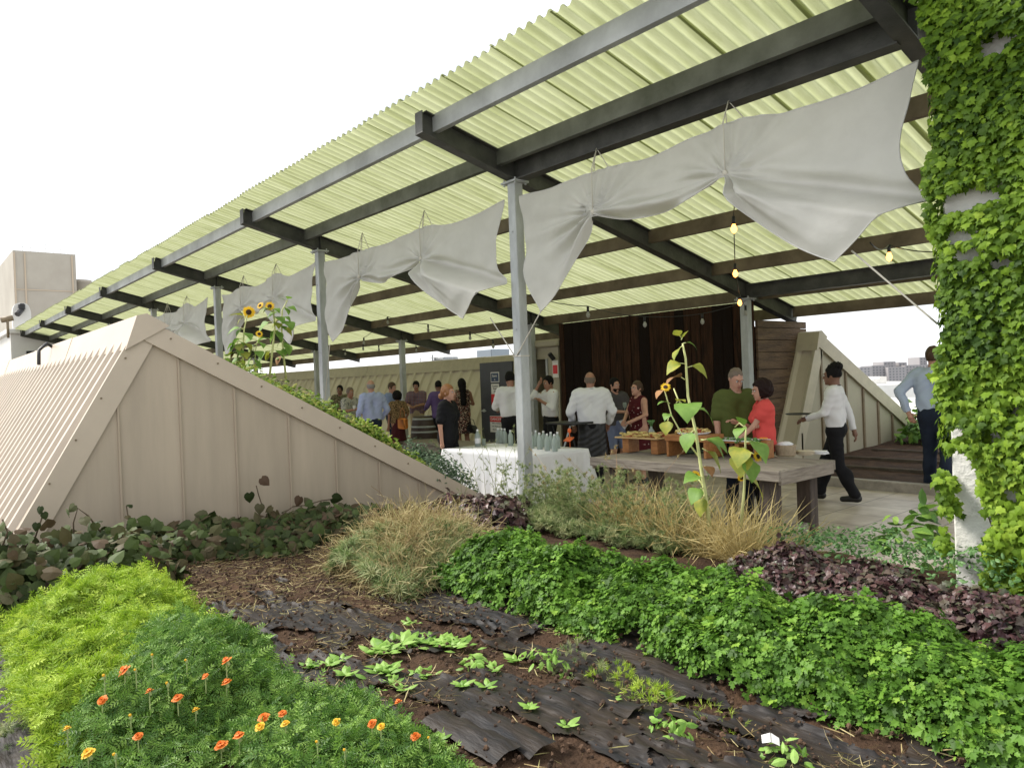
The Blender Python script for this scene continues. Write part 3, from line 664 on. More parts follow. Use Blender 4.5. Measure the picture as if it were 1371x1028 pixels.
p, q = atF(1150, 536, 60), atF(1262, 534, 60); m.tube([W(*p), W(*q)], .03, 5); tag(m.build('roof_railing', G['steel']), 'thin grey railing in front of the white flat roof', 'railing')
# rooftop plant units behind the rear skylight
def unit(x, y, F, wd, ht, label, m_, louv=True):
    p = atF(x, y, F); e = empty('roof_plant_unit', W(p[0], p[1], 0), 0, label, 'rooftop unit'); eo = tuple(e.location)
    MB().box(W(p[0], p[1], (p[2]-3)/2), (wd, wd, p[2]+3), 0, None, .02).build('casing', m_, e, off=eo)
    if louv:
        for k in range(6): MB().box(W(p[0], p[1]-wd/2-.02, p[2]-.12-.13*k), (wd*.86, .05, .05)).build('louvre', G['dark'], e, off=eo)
unit(597, 478, 26, .62, 1, 'louvred grey roof vent seen above the rear skylight', G['steel'])
unit(660, 468, 25, .8, 1, 'blue grey metal box beyond the open charcoal door', mat('bluegrey', (.28, .33, .38), .5), False)
p = atF(579, 475, 26); m = MB().tube([W(p[0], p[1], 0), W(*p)], .03, 6); m.tube([W(p[0]-.3, p[1], p[2]-.1), W(p[0]+.8, p[1], p[2]-.1)], .015, 6); m.tube([W(p[0]+.8, p[1], p[2]-.1), W(p[0]+.8, p[1], 1.8)], .02, 6); tag(m.build('pipe_stand', G['steel']), 'thin grey pipe frame beside the louvred vent', 'pipe')
# ------------------------------------------------------------------ rustic table
tb = empty('rustic_table', W(4.85, 6.8, 0), 0, 'long weathered timber table carrying the buffet', 'table'); to = tuple(tb.location)
ta0, ta1, tb0, tb1, th = 3.64, 6.05, 6.27, 7.32, .765
m = MB(); nb = 7; wb_ = (tb1-tb0-.04)/nb
for k in range(nb):
    m.ab(ta0+.03+random.uniform(-.006, .006), ta1-.03, tb0+.022+k*wb_, tb0+.022+(k+1)*wb_-.007, th-.035, th+random.uniform(-.003, .003), bev=.003)
m.build('tabletop', G['wood'], tb, off=to)
MB().ab(ta0, ta1, tb0-.015, tb0+.018, th-.095, th+.004, bev=.004).build('front_rail', G['wood'], tb, off=to)
MB().ab(ta0, ta1, tb1-.018, tb1+.015, th-.095, th+.004, bev=.004).build('back_rail', G['wood'], tb, off=to)
for aa in (ta0-.0, ta1-.03): MB().ab(aa, aa+.03, tb0+.019, tb1-.019, th-.13, th-.001, bev=.004).build('end_rail', G['woody'], tb, off=to)
G['darkwood'] = mat('dark_timber', (.10, .075, .06), .8, scale=7, col2=(.04, .03, .025), bump=.4, stretch=(4, 4, .5))
for aa in (ta0+.20, ta1-.28):
    for bb in (tb0+.16, tb1-.2):
        MB().ab(aa-.075, aa+.075, bb-.075, bb+.075, 0, th-.10, bev=.006).build('leg', G['darkwood'], tb, off=to)
    MB().ab(aa-.05, aa+.05, tb0+.24, tb1-.28, .05, .16, bev=.005).build('foot_rail', G['wood'], tb, off=to)
    MB().ab(aa-.08, aa+.08, tb1-.32, tb1-.05, 0.0, .04).build('foot_block', G['wood'], tb, off=to) if False else None
# ------------------------------------------------------------------ white table
wt = empty('linen_table', W(7.85, 6.6, 0), 0, 'folding table under a floor-length white linen cloth behind the nearest post', 'table'); wo = tuple(wt.location)
xa0, xa1, xb0, xb1, xh = 6.92, 8.80, 6.08, 7.12, .75
MB().ab(xa0+.01, xa1-.01, xb0+.01, xb1-.01, xh-.04, xh-.006).build('tabletop', G['pale'], wt, off=wo)
for aa in (xa0+.1, xa1-.1):
    for bb in (xb0+.1, xb1-.1): MB().tube([W(aa, bb, 0), W(aa, bb, xh-.04)], .018, 8).build('leg', G['steel'], wt, True, wo)
per = []; nn = 60
for (p, q) in (((xa0, xb0), (xa1, xb0)), ((xa1, xb0), (xa1, xb1)), ((xa1, xb1), (xa0, xb1)), ((xa0, xb1), (xa0, xb0))):
    for k in range(nn): u = k/nn; per.append((p[0]+(q[0]-p[0])*u, p[1]+(q[1]-p[1])*u))
per = np.array(per); cen = np.array([(xa0+xa1)/2, (xb0+xb1)/2]); V = []; F = []; n_ = len(per); rows = 16
hx, hy = (xa1-xa0)/2, (xb1-xb0)/2
for r_ in range(rows+1):
    u = r_/rows; z = xh-.0-(xh-.03)*u
    for i, p in enumerate(per):
        d = p-cen; ex = d[0]/hx; ey = d[1]/hy; nrm = np.array([ex if abs(ex) > .985 else 0, ey if abs(ey) > .985 else 0]); cornerness = (abs(ex)*abs(ey))**12
        wv = .030*u*math.sin(i*.42+1.3*math.sin(i*.11))+.012*u*math.sin(i*1.1+2)
        off_ = .008+.03*u+wv+.09*u*cornerness
        q = p+nrm*off_; V.append((-q[0], q[1], z if r_ else xh+.004))
for r_ in range(rows):
    for i in range(n_): j = (i+1) % n_; F.append([r_*n_+i, r_*n_+j, (r_+1)*n_+j, (r_+1)*n_+i])
b_ = len(V); V.append((-cen[0], cen[1], xh+.006)); F += [[b_, (i+1) % n_, i] for i in range(n_)]
cl = npmesh('tablecloth', np.array(V)-np.array(wo), F, G['white'], None); cl.location = wo; tag(cl, 'white linen cloth falling to the floor over the drinks table', 'tablecloth')
# bottles
G['glass'] = mat('bottle_glass', (.50, .56, .53), .06, spec=.9, transl=.55, tcol=(.55, .62, .58)); G['label'] = mat('white_label', (.7, .7, .7), .6)
bt0 = None; spots = [(678, 594), (684, 597), (690, 592), (696, 597), (702, 590), (712, 601), (718, 598), (723, 602), (728, 599), (733, 604), (738, 601), (743, 605), (747, 601), (715, 594), (686, 590)]
def copy_tree(o, parent=None):
    c = o.copy(); C.objects.link(c)
    if parent: c.parent = parent
    for ch in list(o.children): copy_tree(ch, c)
    return c
for i, (x, y) in enumerate(spots):
    p = at('z', x, y, xh)
    p = (min(max(p[0], xa0+.06), xa1-.06), min(max(p[1], xb0+.06), xb1-.06), xh+.007)
    if bt0 is None:
        bt0 = empty('glass_bottle', W(*p), 0, 'clear glass water bottle among the cluster on the white tablecloth', 'bottle', 'water bottles clustered on the white tablecloth'); o = bt0
        MB().lathe((0, 0, 0), [(0, 0), (.036, .002), (.038, .01), (.038, .13), (.034, .155), (.017, .185), (.014, .215), (.0, .215)], 12).build('glass', G['glass'], o, True)
        MB().lathe((0, 0, .213), [(.0155, -.012), (.0155, .012), (0, .013)], 10).build('cap', G['label'], o, True)
    else: o = copy_tree(bt0)
    o.location = W(*p)
p = at('z', 640, 598, xh); o = copy_tree(bt0); o.location = W(p[0], p[1], xh+.007); o['label'] = 'single clear bottle with white label at the left end of the white table'; del o['group']; o.scale = (1.15, 1.15, 1.1)
MB().lathe((0, 0, .04), [(.0392, 0), (.0392, .07)], 12).build('paper_label', G['label'], o, True)
p = at('z', 648, 597, xh); m = MB().lathe((0, 0, 0), [(.028, 0), (.032, .1), (.029, .1), (.026, .006), (0, .006)], 12); o = m.build('drinking_glass', G['glass'], None, True); o.location = W(p[0], p[1], xh+.007); tag(o, 'short clear tumbler beside the lone bottle', 'glass')
m = MB().ab(7.0, 7.32, 6.95, 7.05, 0, .001); 
p = at('z', 722, 600, xh); o = MB().box((0, 0, .115), (.13, .10, .012), 0, Matrix.Rotation(.5, 3, 'X')).ell((0, .02, .23), (.035, .02, .035), 8, 6).tube([(0, .02, 0), (0, .02, .2)], .006, 6).build('orange_flower', mat('orange_red', (.75, .14, .03), .5), None, True); o.location = W(7.2, 7.05, xh+.007); tag(o, 'orange flower sprig standing behind the bottle cluster', 'flower')
# ------------------------------------------------------------------ buffet on the rustic table
def pan(nm, label, cat, x, y, zt=.77): p = at('z', x, y, zt); return empty(nm, W(p[0], p[1], zt+.001), 0, label, cat)
G['cheese'] = mat('cut_cheese', (.75, .58, .22), .5, var=.1); G['meat'] = mat('cured_meat', (.45, .12, .05), .5, var=.3, scale=40); G['green'] = mat('salad_leaf', (.10, .22, .06), .5, var=.3, scale=20)
def foods(mb_list, w_, d_, n, z, par):
    for (m_, nm, cnt, sz) in mb_list:
        mb = MB()
        for k in range(cnt):
            x = random.uniform(-w_, w_)*.9; y = random.uniform(-d_, d_)*.85; s_ = sz*random.uniform(.7, 1.3)
            mb.box((x, y, z+random.uniform(.008, .045)), (s_*1.6, s_, s_*.6), 0, Matrix.Rotation(random.uniform(0, 6), 3, 'Z') @ Matrix.Rotation(random.uniform(-.5, .5), 3, 'X'), s_*.2)
        ob = mb.build(nm, m_, par, True); ob['kind'] = 'stuff'
e = pan('serving_board', 'pale wooden board of cheese and cured meat on two block risers', 'serving board', 862, 606)
MB().box((0, 0, .185), (.66, .30, .018), 0, None, .004).build('board', G['pale'], e)
for sx in (-.2, .24): MB().box((sx, 0, .088), (.10, .2, .172), 0, None, .004).build('riser', G['pine'], e)
foods([(G['cheese'], 'cheese', 60, .05), (G['meat'], 'meat', 18, .045)], .30, .13, 0, .19, e)
e = pan('bud_vase', 'small glass bud vase with a green sprig behind the cheese board', 'vase', 873, 602); e.location.z += .196
MB().lathe((0, 0, 0), [(0, 0), (.035, .004), (.038, .04), (.014, .075), (.013, .10)], 12).build('vase', G['glass'], e, True)
m = MB()
for k in range(7): an = k*.9; m.tube([(0, 0, .05), (math.cos(an)*.02, math.sin(an)*.02, .13), (math.cos(an)*.045, math.sin(an)*.045, .17)], [.003, .003, .009], 5)
m.build('sprig', G['green'], e, True)
e = pan('wooden_riser', 'tall varnished wooden riser with a round platter in the buffet centre', 'riser', 930, 611)
MB().box((0, 0, .215), (.56, .34, .07), 0, None, .004).build('shelf', G['pine'], e)
for sx in (-.25, .25): MB().box((sx, 0, .09), (.03, .32, .178), 0, None, .003).build('side', G['pine'], e)
MB().lathe((0, 0, .252), [(0, 0), (.16, 0), (.19, .02), (.18, .022), (0, .01)], 20).build('platter', G['label'], e, True)
foods([(G['cheese'], 'bread', 30, .05), (G['meat'], 'meat', 20, .04)], .16, .12, 0, .26, e)
e = pan('dark_green_dish', 'flat dark green dish tucked under the centre riser', 'dish', 925, 606); MB().lathe((0, 0, 0), [(0, 0), (.12, 0), (.15, .02), (.14, .022), (0, .008)], 18).build('dish', mat('dark_green_glaze', (.02, .06, .04), .3), e, True)
e = pan('wooden_tray', 'long varnished tray lined with white paper and dark greens', 'tray', 992, 611)
MB().box((0, 0, .165), (.62, .30, .02), 0, None, .004).build('shelf', G['pine'], e)
for sx in (-.29, .04, .27): MB().box((sx, 0, .077), (.05, .28, .153), 0, None, .003).build('side', G['pine'], e)
MB().box((-.02, 0, .183), (.60, .31, .012), 0, None, .004).build('paper_liner', G['label'], e)
m = MB()
for k in range(70): m.ell((random.uniform(-.29, .29), random.uniform(-.15, -.07), .19+random.uniform(-.03, .02)), (.03, .022, .008), 6, 4, 0, Matrix.Rotation(random.uniform(-1, 1), 3, 'X') @ Matrix.Rotation(random.uniform(-1, 1), 3, 'Y'))
m.build('greens', G['green'], e, True)['kind'] = 'stuff'
e = pan('wooden_block', 'upright orange wooden block with orange blossom on top', 'riser', 1023, 613)
MB().box((0, 0, .095), (.16, .14, .188), 0, None, .004).build('block', G['pine'], e)
m = MB()
for k in range(7): an = k*.9; m.ell((math.cos(an)*.03, math.sin(an)*.03, .21), (.02, .012, .008), 6, 4, 0, Matrix.Rotation(an, 3, 'Z'))
m.build('blossom', mat('blossom_orange', (.8, .35, .03), .5), e, True)
e = pan('woven_basket', 'round woven basket with folded cloth by the table corner', 'basket', 1052, 610)
m = MB(); prof = []
for k in range(9): prof += [(.100+.010*k/8*1.0+.004*(k % 2), .015*k)]
m.lathe((0, 0, 0), [(0, 0.002)]+prof+[(.095, .12), (.085, .02), (0, .02)], 20); m.build('basket', mat('woven_fibre', (.42, .33, .22), .8, var=.2, scale=30, bump=.8, bscale=120), e, True)
MB().ell((0, 0, .12), (.085, .08, .035), 12, 7, 0, None, .12).build('cloth', G['white'], e, True)
e = pan('plate_stack', 'short stack of pale plates between basket and napkins', 'plates', 1078, 609)
m = MB()
for k in range(3): m.lathe((0, 0, .014*k), [(0, 0), (.07, 0), (.10, .016), (.095, .018), (0, .008)], 20)
m.build('plates', mat('cream_plate', (.62, .54, .40), .4), e, True)
e = pan('napkin_pile', 'crumpled white napkin pile at the right end of the buffet', 'napkins', 1097, 608)
m = MB()
for k in range(3): m.box((0, .0, .008+.012*k), (.17-.01*k, .12, .01), 0, Matrix.Rotation(.15*k, 3, 'Z'), .003)
m.build('napkins', G['white'], e)
# tray stand, barrel
e = empty('folding_tray_stand', W(*at('b', 762, 562, 7.9)[:2], 0), 0, 'black folding tray stand left of the bald waiter', 'stand'); 
MB().box((0, 0, 1.02), (.62, .42, .03), 0, None, .005).build('tray', G['black'], e)
for sy in (-.18, .18):
    MB().tube([(-.25, sy, 0), (.2, sy, .99)], .013, 6).build('leg', G['steel'], e, True); MB().tube([(.25, sy*.9, 0), (-.2, sy*.9, .99)], .013, 6).build('leg', G['black'], e, True)
p = atF(569, 560, 17.3); e = empty('wine_barrel', W(p[0], p[1], 0), 0, 'dark wine barrel with steel hoops used as a standing table', 'barrel')
pr_ = lambda z: .27+.07*(1-((z-.47)/.47)**2)
MB().lathe((0, 0, 0), [(0, 0)]+[(pr_(z), z) for z in np.linspace(0, .94, 14)]+[(0, .94)], 24).build('staves', mat('dark_oak', (.05, .03, .022), .5, var=.3, scale=12, stretch=(5, 5, .5)), e, True)
for z in (.06, .24, .36, .58, .70, .88): MB().lathe((0, 0, 0), [(pr_(z-.02)+.002, z-.022), (pr_(z-.02)+.005, z-.02), (pr_(z+.02)+.005, z+.02), (pr_(z+.02)+.002, z+.022)], 24).build('hoop', G['steel'], e, True)
MB().lathe((.1, .0, .941), [(0, 0), (.05, 0), (.09, .012), (.085, .014), (0, .006)], 16).build('saucer', G['label'], e, True)
# ------------------------------------------------------------------ foliage machinery
def tmpl(polys):
    """list of polygons (each list of xyz); returns triangles"""
    V = []; F = []
    for p in polys:
        b = len(V); V += [tuple(q) for q in p]
        for i in range(1, len(p)-1): F.append((b, b+i, b+i+1))
    return np.array(V, float), np.array(F, int)
def leaf_fan(outline, fold=.12, curl=.1):
    """outline right half from base to tip (x, y); mirrored; y forward, z up; petiole at the origin"""
    V = [(0, 0, 0)]; Rr = [(x, y) for x, y in outline]; Lf = [(-x, y) for x, y in outline[::-1] if x > 1e-6]
    P_ = Rr+Lf; V = [(0, .45, 0)]+[(x, y, fold*abs(x)-curl*y*y) for x, y in P_]
    n = len(P_); F = [(0, 1+i, 1+(i+1) % n) for i in range(n)]
    return np.array(V, float), np.array(F, int)
T_IVY = leaf_fan([(0, 0), (.28, -.12), (.42, .05), (.62, .22), (.38, .38), (.34, .62), (.12, .68), (0, 1.05)], -.18, .18)
T_HEART = leaf_fan([(0, 0), (.2, -.12), (.42, .05), (.5, .3), (.36, .62), (0, 1)], -.2, .15)
T_OVAL = leaf_fan([(0, 0), (.16, .12), (.27, .4), (.22, .7), (0, 1)], -.3, .25)
T_FRILL = leaf_fan([(0, 0), (.22, .05), (.27, .2), (.42, .3), (.34, .48), (.42, .66), (.2, .78), (0, 1)], .25, .35)
def lobed(cx, cy, ang, s_, z=0, til=0):
    o = [(0, 0), (.12, .22), (.38, .30), (.26, .48), (.36, .72), (.14, .70), (0, 1.0), (-.14, .70), (-.36, .72), (-.26, .48), (-.38, .30), (-.12, .22)]
    c, sn = math.cos(ang), math.sin(ang); r_ = []
    for x, y in o:
        x *= s_; y *= s_; X = cx+c*x+sn*y; Y = cy-sn*x+c*y; r_.append((X, Y, z+til*y+.15*abs(x)))
    return r_
T_PARS = tmpl([lobed(0, .35, 0, .62, .12, -.15), lobed(0, .3, 1.15, .5, .05, -.1), lobed(0, .3, -1.15, .5, .05, -.1), lobed(.22, .1, 2.0, .3, 0), lobed(-.22, .1, -2.0, .3, 0)])
def blades(n, spread, wd, L0=.6, L1=1.0, seed=1, lean=.9):
    r_ = random.Random(seed); P_ = []
    for i in range(n):
        an = r_.uniform(0, 2*PI); L = r_.uniform(L0, L1); sp = r_.uniform(.15, spread); c, s_ = math.cos(an), math.sin(an); w_ = wd
        m1 = (c*sp*.35*L, s_*sp*.35*L, L*.55); t_ = (c*sp*L, s_*sp*L, L*(1-.35*sp)); px_, py_ = -s_*w_, c*w_
        P_.append([(px_*.7, py_*.7, 0), (m1[0]+px_, m1[1]+py_, m1[2]), (m1[0]-px_, m1[1]-py_, m1[2]), (-px_*.7, -py_*.7, 0)]); P_.append([(m1[0]+px_, m1[1]+py_, m1[2]), t_, (m1[0]-px_, m1[1]-py_, m1[2])])
    return tmpl(P_)
T_FEATH = blades(26, 1.1, .020, .45, 1, 3)
def pinnate(n=5, w_=.06, L=.34):
    P_ = []
    for i in range(n):
        y = .15+.75*i/(n-1); ll = L*(1-.45*i/(n-1))
        for s_ in (-1, 1): P_.append([(0, y, 0), (s_*ll*.5, y+.04-w_/2, .03), (s_*ll, y+.16, 0), (s_*ll*.5, y+.10+w_/2, .03)])
    P_.append([(0, .8, 0), (w_, .95, 0), (0, 1.15, -.03), (-w_, .95, 0)]); P_.append([(-.012, 0, 0), (.012, 0, 0), (.008, 1, 0), (-.008, 1, 0)])
    return tmpl(P_)
T_PINN = pinnate()
T_THIN = blades(3, .8, .005, .8, 1, 6)
T_GRASS = blades(5, .8, .014, .7, 1, 5)
T_STRAW = blades(1, .5, .022, 1, 1, 2)
T_FINE = blades(34, 1.25, .014, .4, 1, 9)
def arcs(n, seed):
    r_ = random.Random(seed); P_ = []
    for i in range(n):
        an = r_.uniform(0, 6.28); c, s_ = math.cos(an), math.sin(an); w_ = .006; k = r_.uniform(.3, .9); o = (r_.uniform(-.2, .2), r_.uniform(-.2, .2)); q = [(o[0]+c*u*.9, o[1]+s_*u*.9, k*math.sin(u*2.6)*.5) for u in (0, .35, .7, 1)]
        for a_, b_ in zip(q[:-1], q[1:]): P_.append([(a_[0]-s_*w_, a_[1]+c*w_, a_[2]), (a_[0]+s_*w_, a_[1]-c*w_, a_[2]), (b_[0]+s_*w_, b_[1]-c*w_, b_[2]), (b_[0]-s_*w_, b_[1]+c*w_, b_[2])])
    return tmpl(P_)
T_ARC = arcs(3, 4)
def scatter(name, T, pos, up, size, m, parent=None, rnd=None, off=None, fwd=None):
    """instances of template T: its z axis along `up`, spun at random (or y axis along fwd)"""
    V0, F0 = T; pos = np.asarray(pos, float); n = len(pos); up = np.asarray(up, float); up = up/np.maximum(np.linalg.norm(up, axis=1, keepdims=True), 1e-6)
    r_ = np.random.normal(size=(n, 3)) if fwd is None else np.asarray(fwd, float)
    y = r_-up*(r_*up).sum(1, keepdims=True); y /= np.maximum(np.linalg.norm(y, axis=1, keepdims=True), 1e-6); x = np.cross(y, up)
    size = np.broadcast_to(np.asarray(size, float), (n,))
    V = (V0[None, :, 0:1]*x[:, None, :]+V0[None, :, 1:2]*y[:, None, :]+V0[None, :, 2:3]*up[:, None, :])*size[:, None, None]+pos[:, None, :]
    F = (F0[None]+(np.arange(n)*len(V0))[:, None, None]).reshape(-1, 3)
    if rnd is None: rnd = np.random.random(n)
    V = V.reshape(-1, 3)
    if off is not None: V = V-np.array(off)
    return npmesh(name, V, F, m, parent, smooth=False, rnd=np.repeat(rnd, len(V0)))
def row_points(n, a0, a1, b0, b1, H, seed=0, clump=2.2, ends=.3, depth=.55, rag=.12, base=None):
    """points on and just inside a lumpy hedge-like row; returns positions (world) and outward normals"""
    a = np.random.uniform(a0, a1, n); b = np.random.uniform(b0, b1, n)
    def hf(a, b):
        u = (b-b0)/(b1-b0)*2-1+.35*(fbm(a*1.6, b*0+3, 3, seed+4)-.45)*2; e = np.clip(np.minimum(a-a0, a1-a)/ends, 0, 1)
        prof = np.clip(1-np.abs(u)**2.6, 0, 1)**.5*(e**.5)
        return H*prof*np.clip(.18+1.7*fbm(a*clump, b*clump, 3, seed), .3, 1.3)
    h = hf(a, b); e_ = .04
    ga = (hf(a+e_, b)-hf(a-e_, b))/(2*e_); gb = (hf(a, b+e_)-hf(a, b-e_))/(2*e_)
    q = np.random.random(n)**2.2*depth; z0 = gz(a, b) if base is None else base(a, b)
    z = z0+h*(1-q)+rag*H*np.random.normal(size=n)*.5
    keep = h > .03; z = np.maximum(z, z0+.01)
    nrm = np.stack([np.clip(ga, -3, 3), -np.clip(gb, -3, 3), np.ones(n)], 1); nrm /= np.linalg.norm(nrm, axis=1, keepdims=True)
    P_ = np.stack([-a, b, z], 1)
    return P_[keep], nrm[keep], a[keep], b[keep]
def jit(n_, k, up=.0):
    v = n_+np.random.normal(size=n_.shape)*k; v[:, 2] += up; return v
G['pars'] = leafmat('parsley_leaf', [(.05, .115, .015), (.10, .225, .025), (.18, .35, .045), (.30, .48, .07)], spec=.25, transl=.38)
G['lime'] = leafmat('lime_feathery_leaf', [(.17, .29, .02), (.29, .44, .03), (.40, .55, .05), (.50, .62, .09)], .6)
G['mari'] = leafmat('marigold_leaf', [(.05, .12, .02), (.10, .22, .035), (.18, .33, .05), (.28, .44, .09)])
G['purp'] = leafmat('purple_leaf', [(.035, .02, .025), (.07, .032, .035), (.10, .05, .05), (.06, .075, .04), (.15, .085, .085)], .42, .12)
G['bean'] = leafmat('dark_bean_leaf', [(.022, .034, .010), (.045, .065, .018), (.075, .11, .03), (.085, .05, .03), (.10, .11, .05)], .6, .12, .2)
G['strawm'] = leafmat('dry_straw', [(.20, .13, .06), (.38, .29, .13), (.50, .42, .22), (.30, .28, .10)], .8, .15)
G['fenn'] = leafmat('fennel_green', [(.11, .165, .06), (.20, .28, .09), (.33, .38, .17), (.42, .42, .22)], .7, .2)
G['ivy'] = leafmat('ivy_leaf', [(.03, .07, .008), (.09, .17, .012), (.18, .30, .022), (.32, .46, .05)], .55, .35, .2)
G['seed'] = leafmat('pale_lettuce_leaf', [(.16, .32, .05), (.26, .46, .08), (.36, .55, .14)], .5, .35)
G['slopeg'] = leafmat('slope_green', [(.07, .14, .02), (.15, .25, .03), (.28, .38, .05), (.36, .34, .09)], .7, .25)
G['stalk'] = mat('green_stalk', (.33, .40, .16), .6, var=.2, scale=30)
G['vine'] = mat('brown_vine', (.10, .07, .04), .7)
def stuffobj(o, label, cat): return tag(o, label, cat, None, 'stuff')
# --- parsley row
P_, n_, a, b = row_points(24000, .2, 4.5, 2.84, 3.62, .28, 1, 3.6, .45, .7, .13)
kp = fbm(a*3.1+7, b*3.1, 3, 401) < .64; P_, n_, a, b = P_[kp], n_[kp], a[kp], b[kp]
sz = np.random.uniform(.032, .07, len(P_))*np.where(np.random.random(len(P_)) < .12, 1.25, 1)
o = scatter('parsley_row', T_PARS, P_, jit(n_, .45, .5), sz, G['pars'], rnd=np.clip(np.random.normal(.45, .27, len(P_))+.8*(fbm(a*3, b*3, 2, 77)-.45), 0, 1)); stuffobj(o, 'dense row of bright green parsley along the black film', 'parsley')
# --- purple row
P_, n_, a, b = row_points(11000, -.3, 3.0, 4.02, 4.95, .20, 21, 3, .3, .8)
o = scatter('purple_herb_row', T_FRILL, P_, jit(n_, .6, .3), np.random.uniform(.03, .062, len(P_)), G['purp']); stuffobj(o, 'row of dark purple frilly leaves behind the parsley', 'herb row')
P_, n_, a, b = row_points(2600, 5.1, 6.4, 4.0, 4.9, .30, 22, 2, .3, .8)
o = scatter('purple_herb_clump', T_FRILL, P_, jit(n_, .5, .3), np.random.uniform(.05, .09, len(P_)), G['purp']); stuffobj(o, 'dark purple leafy clump at the foot of the beige gable', 'herb clump')
# --- green groundcover along the terrace edge at right
P_, n_, a, b = row_points(4200, -.6, 3.3, 4.95, 5.62, .30, 31, 3, .3, .7)
o = scatter('oregano_edge', T_OVAL, P_, jit(n_, .7, .6), np.random.uniform(.025, .05, len(P_)), leafmat('oregano_leaf', [(.05, .13, .03), (.10, .22, .06), (.18, .32, .12)])); stuffobj(o, 'loose grey green herbs along the terrace edge', 'herb row')
# --- lime feathery row at left
P_, n_, a, b = row_points(8000, 3.3, 5.75, .42, 1.40, .24, 41, 3.6, .4, .6)
o = scatter('feathery_leaf_row', T_PINN, P_, jit(n_, .7, .5), np.random.uniform(.05, .11, len(P_)), G['lime']); stuffobj(o, 'lime green divided leaves mixed into the lower left bed', 'herb row')
P_, n_, a, b = row_points(12000, 3.3, 5.75, .42, 1.40, .24, 41, 3.6, .4, .6)
o = scatter('feathery_herb_row', T_FEATH, P_-n_*.05, jit(n_, .45, .35), np.random.uniform(.05, .10, len(P_)), G['lime'], rnd=np.clip(np.random.normal(.5, .25, len(P_))+.5*(fbm(a*3, b*3, 2, 7)-.45), 0, 1)); stuffobj(o, 'mass of lime green feathery foliage at the lower left', 'herb row')
# --- marigold bushes
def flower_tmpl(mb, c, up, s_, kind):
    up = Vector(up).normalized(); x = up.orthogonal().normalized(); y = up.cross(x); c = Vector(c)
    if kind == 'bud':
        mb.ell(c, (s_*.22, s_*.22, s_*.4), 7, 5, 1); mb.ell(c+up*s_*.35, (s_*.2, s_*.2, s_*.2), 7, 4, 0); return
    for ring, (n, L, tl) in enumerate(((9, .5, .02), (7, .36, .14), (5, .2, .22))):
        for k in range(n):
            an = 2*PI*k/n+ring*.5+random.uniform(-.15, .15); d = x*math.cos(an)+y*math.sin(an); e = up.cross(d); L_ = L*s_*random.uniform(.85, 1.1)
            p0 = c+up*s_*tl*.6; pm = p0+d*L_*.6+up*s_*tl*.9; pt_ = p0+d*L_+up*s_*(tl-.06)*.8; w_ = L_*.36
            mb.add([p0-e*w_*.3, p0+e*w_*.3, pm+e*w_, pt_+e*w_*.7, pt_-e*w_*.7, pm-e*w_], [(0, 1, 2, 5), (5, 2, 3, 4)], 0)
    mb.tube([c-up*s_*.5, c], [s_*.12, s_*.2], 6, 1)
    mb.ell(c+up*s_*.12, (s_*.1, s_*.1, s_*.08), 6, 4, 2)
G['petal'] = mat('orange_petal', (.80, .20, .015), .6, var=.25, scale=60, transl=.25); G['ypetal'] = mat('yellow_petal', (.85, .50, .02), .6, transl=.25); G['disc'] = mat('flower_centre', (.30, .06, .01), .8)
def bush(label, n, a0, a1, b0, b1, H, seed, flowers):
    e = empty('marigold_bush', W((a0+a1)/2, (b0+b1)/2, gzs((a0+a1)/2, (b0+b1)/2)), 0, label, 'marigold'); off = tuple(e.location); gz0 = gzs((a0+a1)/2, (b0+b1)/2)
    P_, n_, a, b = row_points(n, a0, a1, b0, b1, H, seed, 3, .35, .75)
    o = scatter('foliage', T_PINN, P_, jit(n_, .75, .4), np.random.uniform(.035, .08, len(P_)), G['mari'], e, off=off); o['kind'] = 'stuff'
    for (x, y, kind, s_) in flowers:
        for hh in np.arange(gz0+H*1.4, gz0, -.01):
            best = at('z', x, y, hh); near = np.hypot(-P_[:, 0]-best[0], P_[:, 1]-best[1]) < .06
            if near.any() and P_[near, 2].max() > hh-.035: break
        q = W(*best); m = MB(); m.tube([q-Vector((0, 0, .07)), q-Vector((0, 0, .01))], .0025, 5, 1)
        up = Vector((random.uniform(-.4, .4), random.uniform(-.5, .1)-.3, 1)); flower_tmpl(m, q, up, s_*(1.12 if kind != 'bud' else 1), kind)
        m.build('flower_bud' if kind == 'bud' else 'flower', [G['ypetal'] if kind in ('y', 'bud') else G['petal'], G['stalk'], G['disc']], e, False, off)
bush('bushy green marigold at lower left with scattered orange blooms', 8500, 2.85, 4.2, .5, 1.42, .27, 51,
     [(88, 897, 'y', .045), (147, 882, 'o', .045), (167, 897, 'o', .05), (137, 937, 'o', .04), (238, 934, 'o', .042), (303, 884, 'o', .042), (303, 913, 'o', .04), (118, 1008, 'y', .05), (120, 897, 'bud', .03), (140, 906, 'bud', .03), (182, 898, 'bud', .025), (204, 878, 'bud', .025), (225, 917, 'bud', .03), (175, 960, 'bud', .03), (155, 1012, 'bud', .03), (250, 885, 'bud', .025), (60, 940, 'o', .03), (200, 925, 'o', .03), (262, 950, 'y', .03), (185, 985, 'o', .035), (275, 905, 'o', .03), (90, 975, 'y', .03)])
bush('low spreading marigold at bottom centre with orange blooms beside the film', 7500, 2.0, 3.1, .95, 1.56, .15, 61,
     [(296, 997, 'o', .045), (320, 984, 'o', .04), (353, 960, 'o', .04), (378, 955, 'o', .035), (348, 972, 'y', .035), (235, 1022, 'o', .05), (382, 968, 'y', .03), (498, 968, 'o', .032), (533, 939, 'o', .03), (556, 985, 'o', .032), (450, 966, 'y', .03), (510, 972, 'y', .028), (425, 994, 'bud', .025), (462, 1005, 'bud', .025), (575, 990, 'bud', .025)])
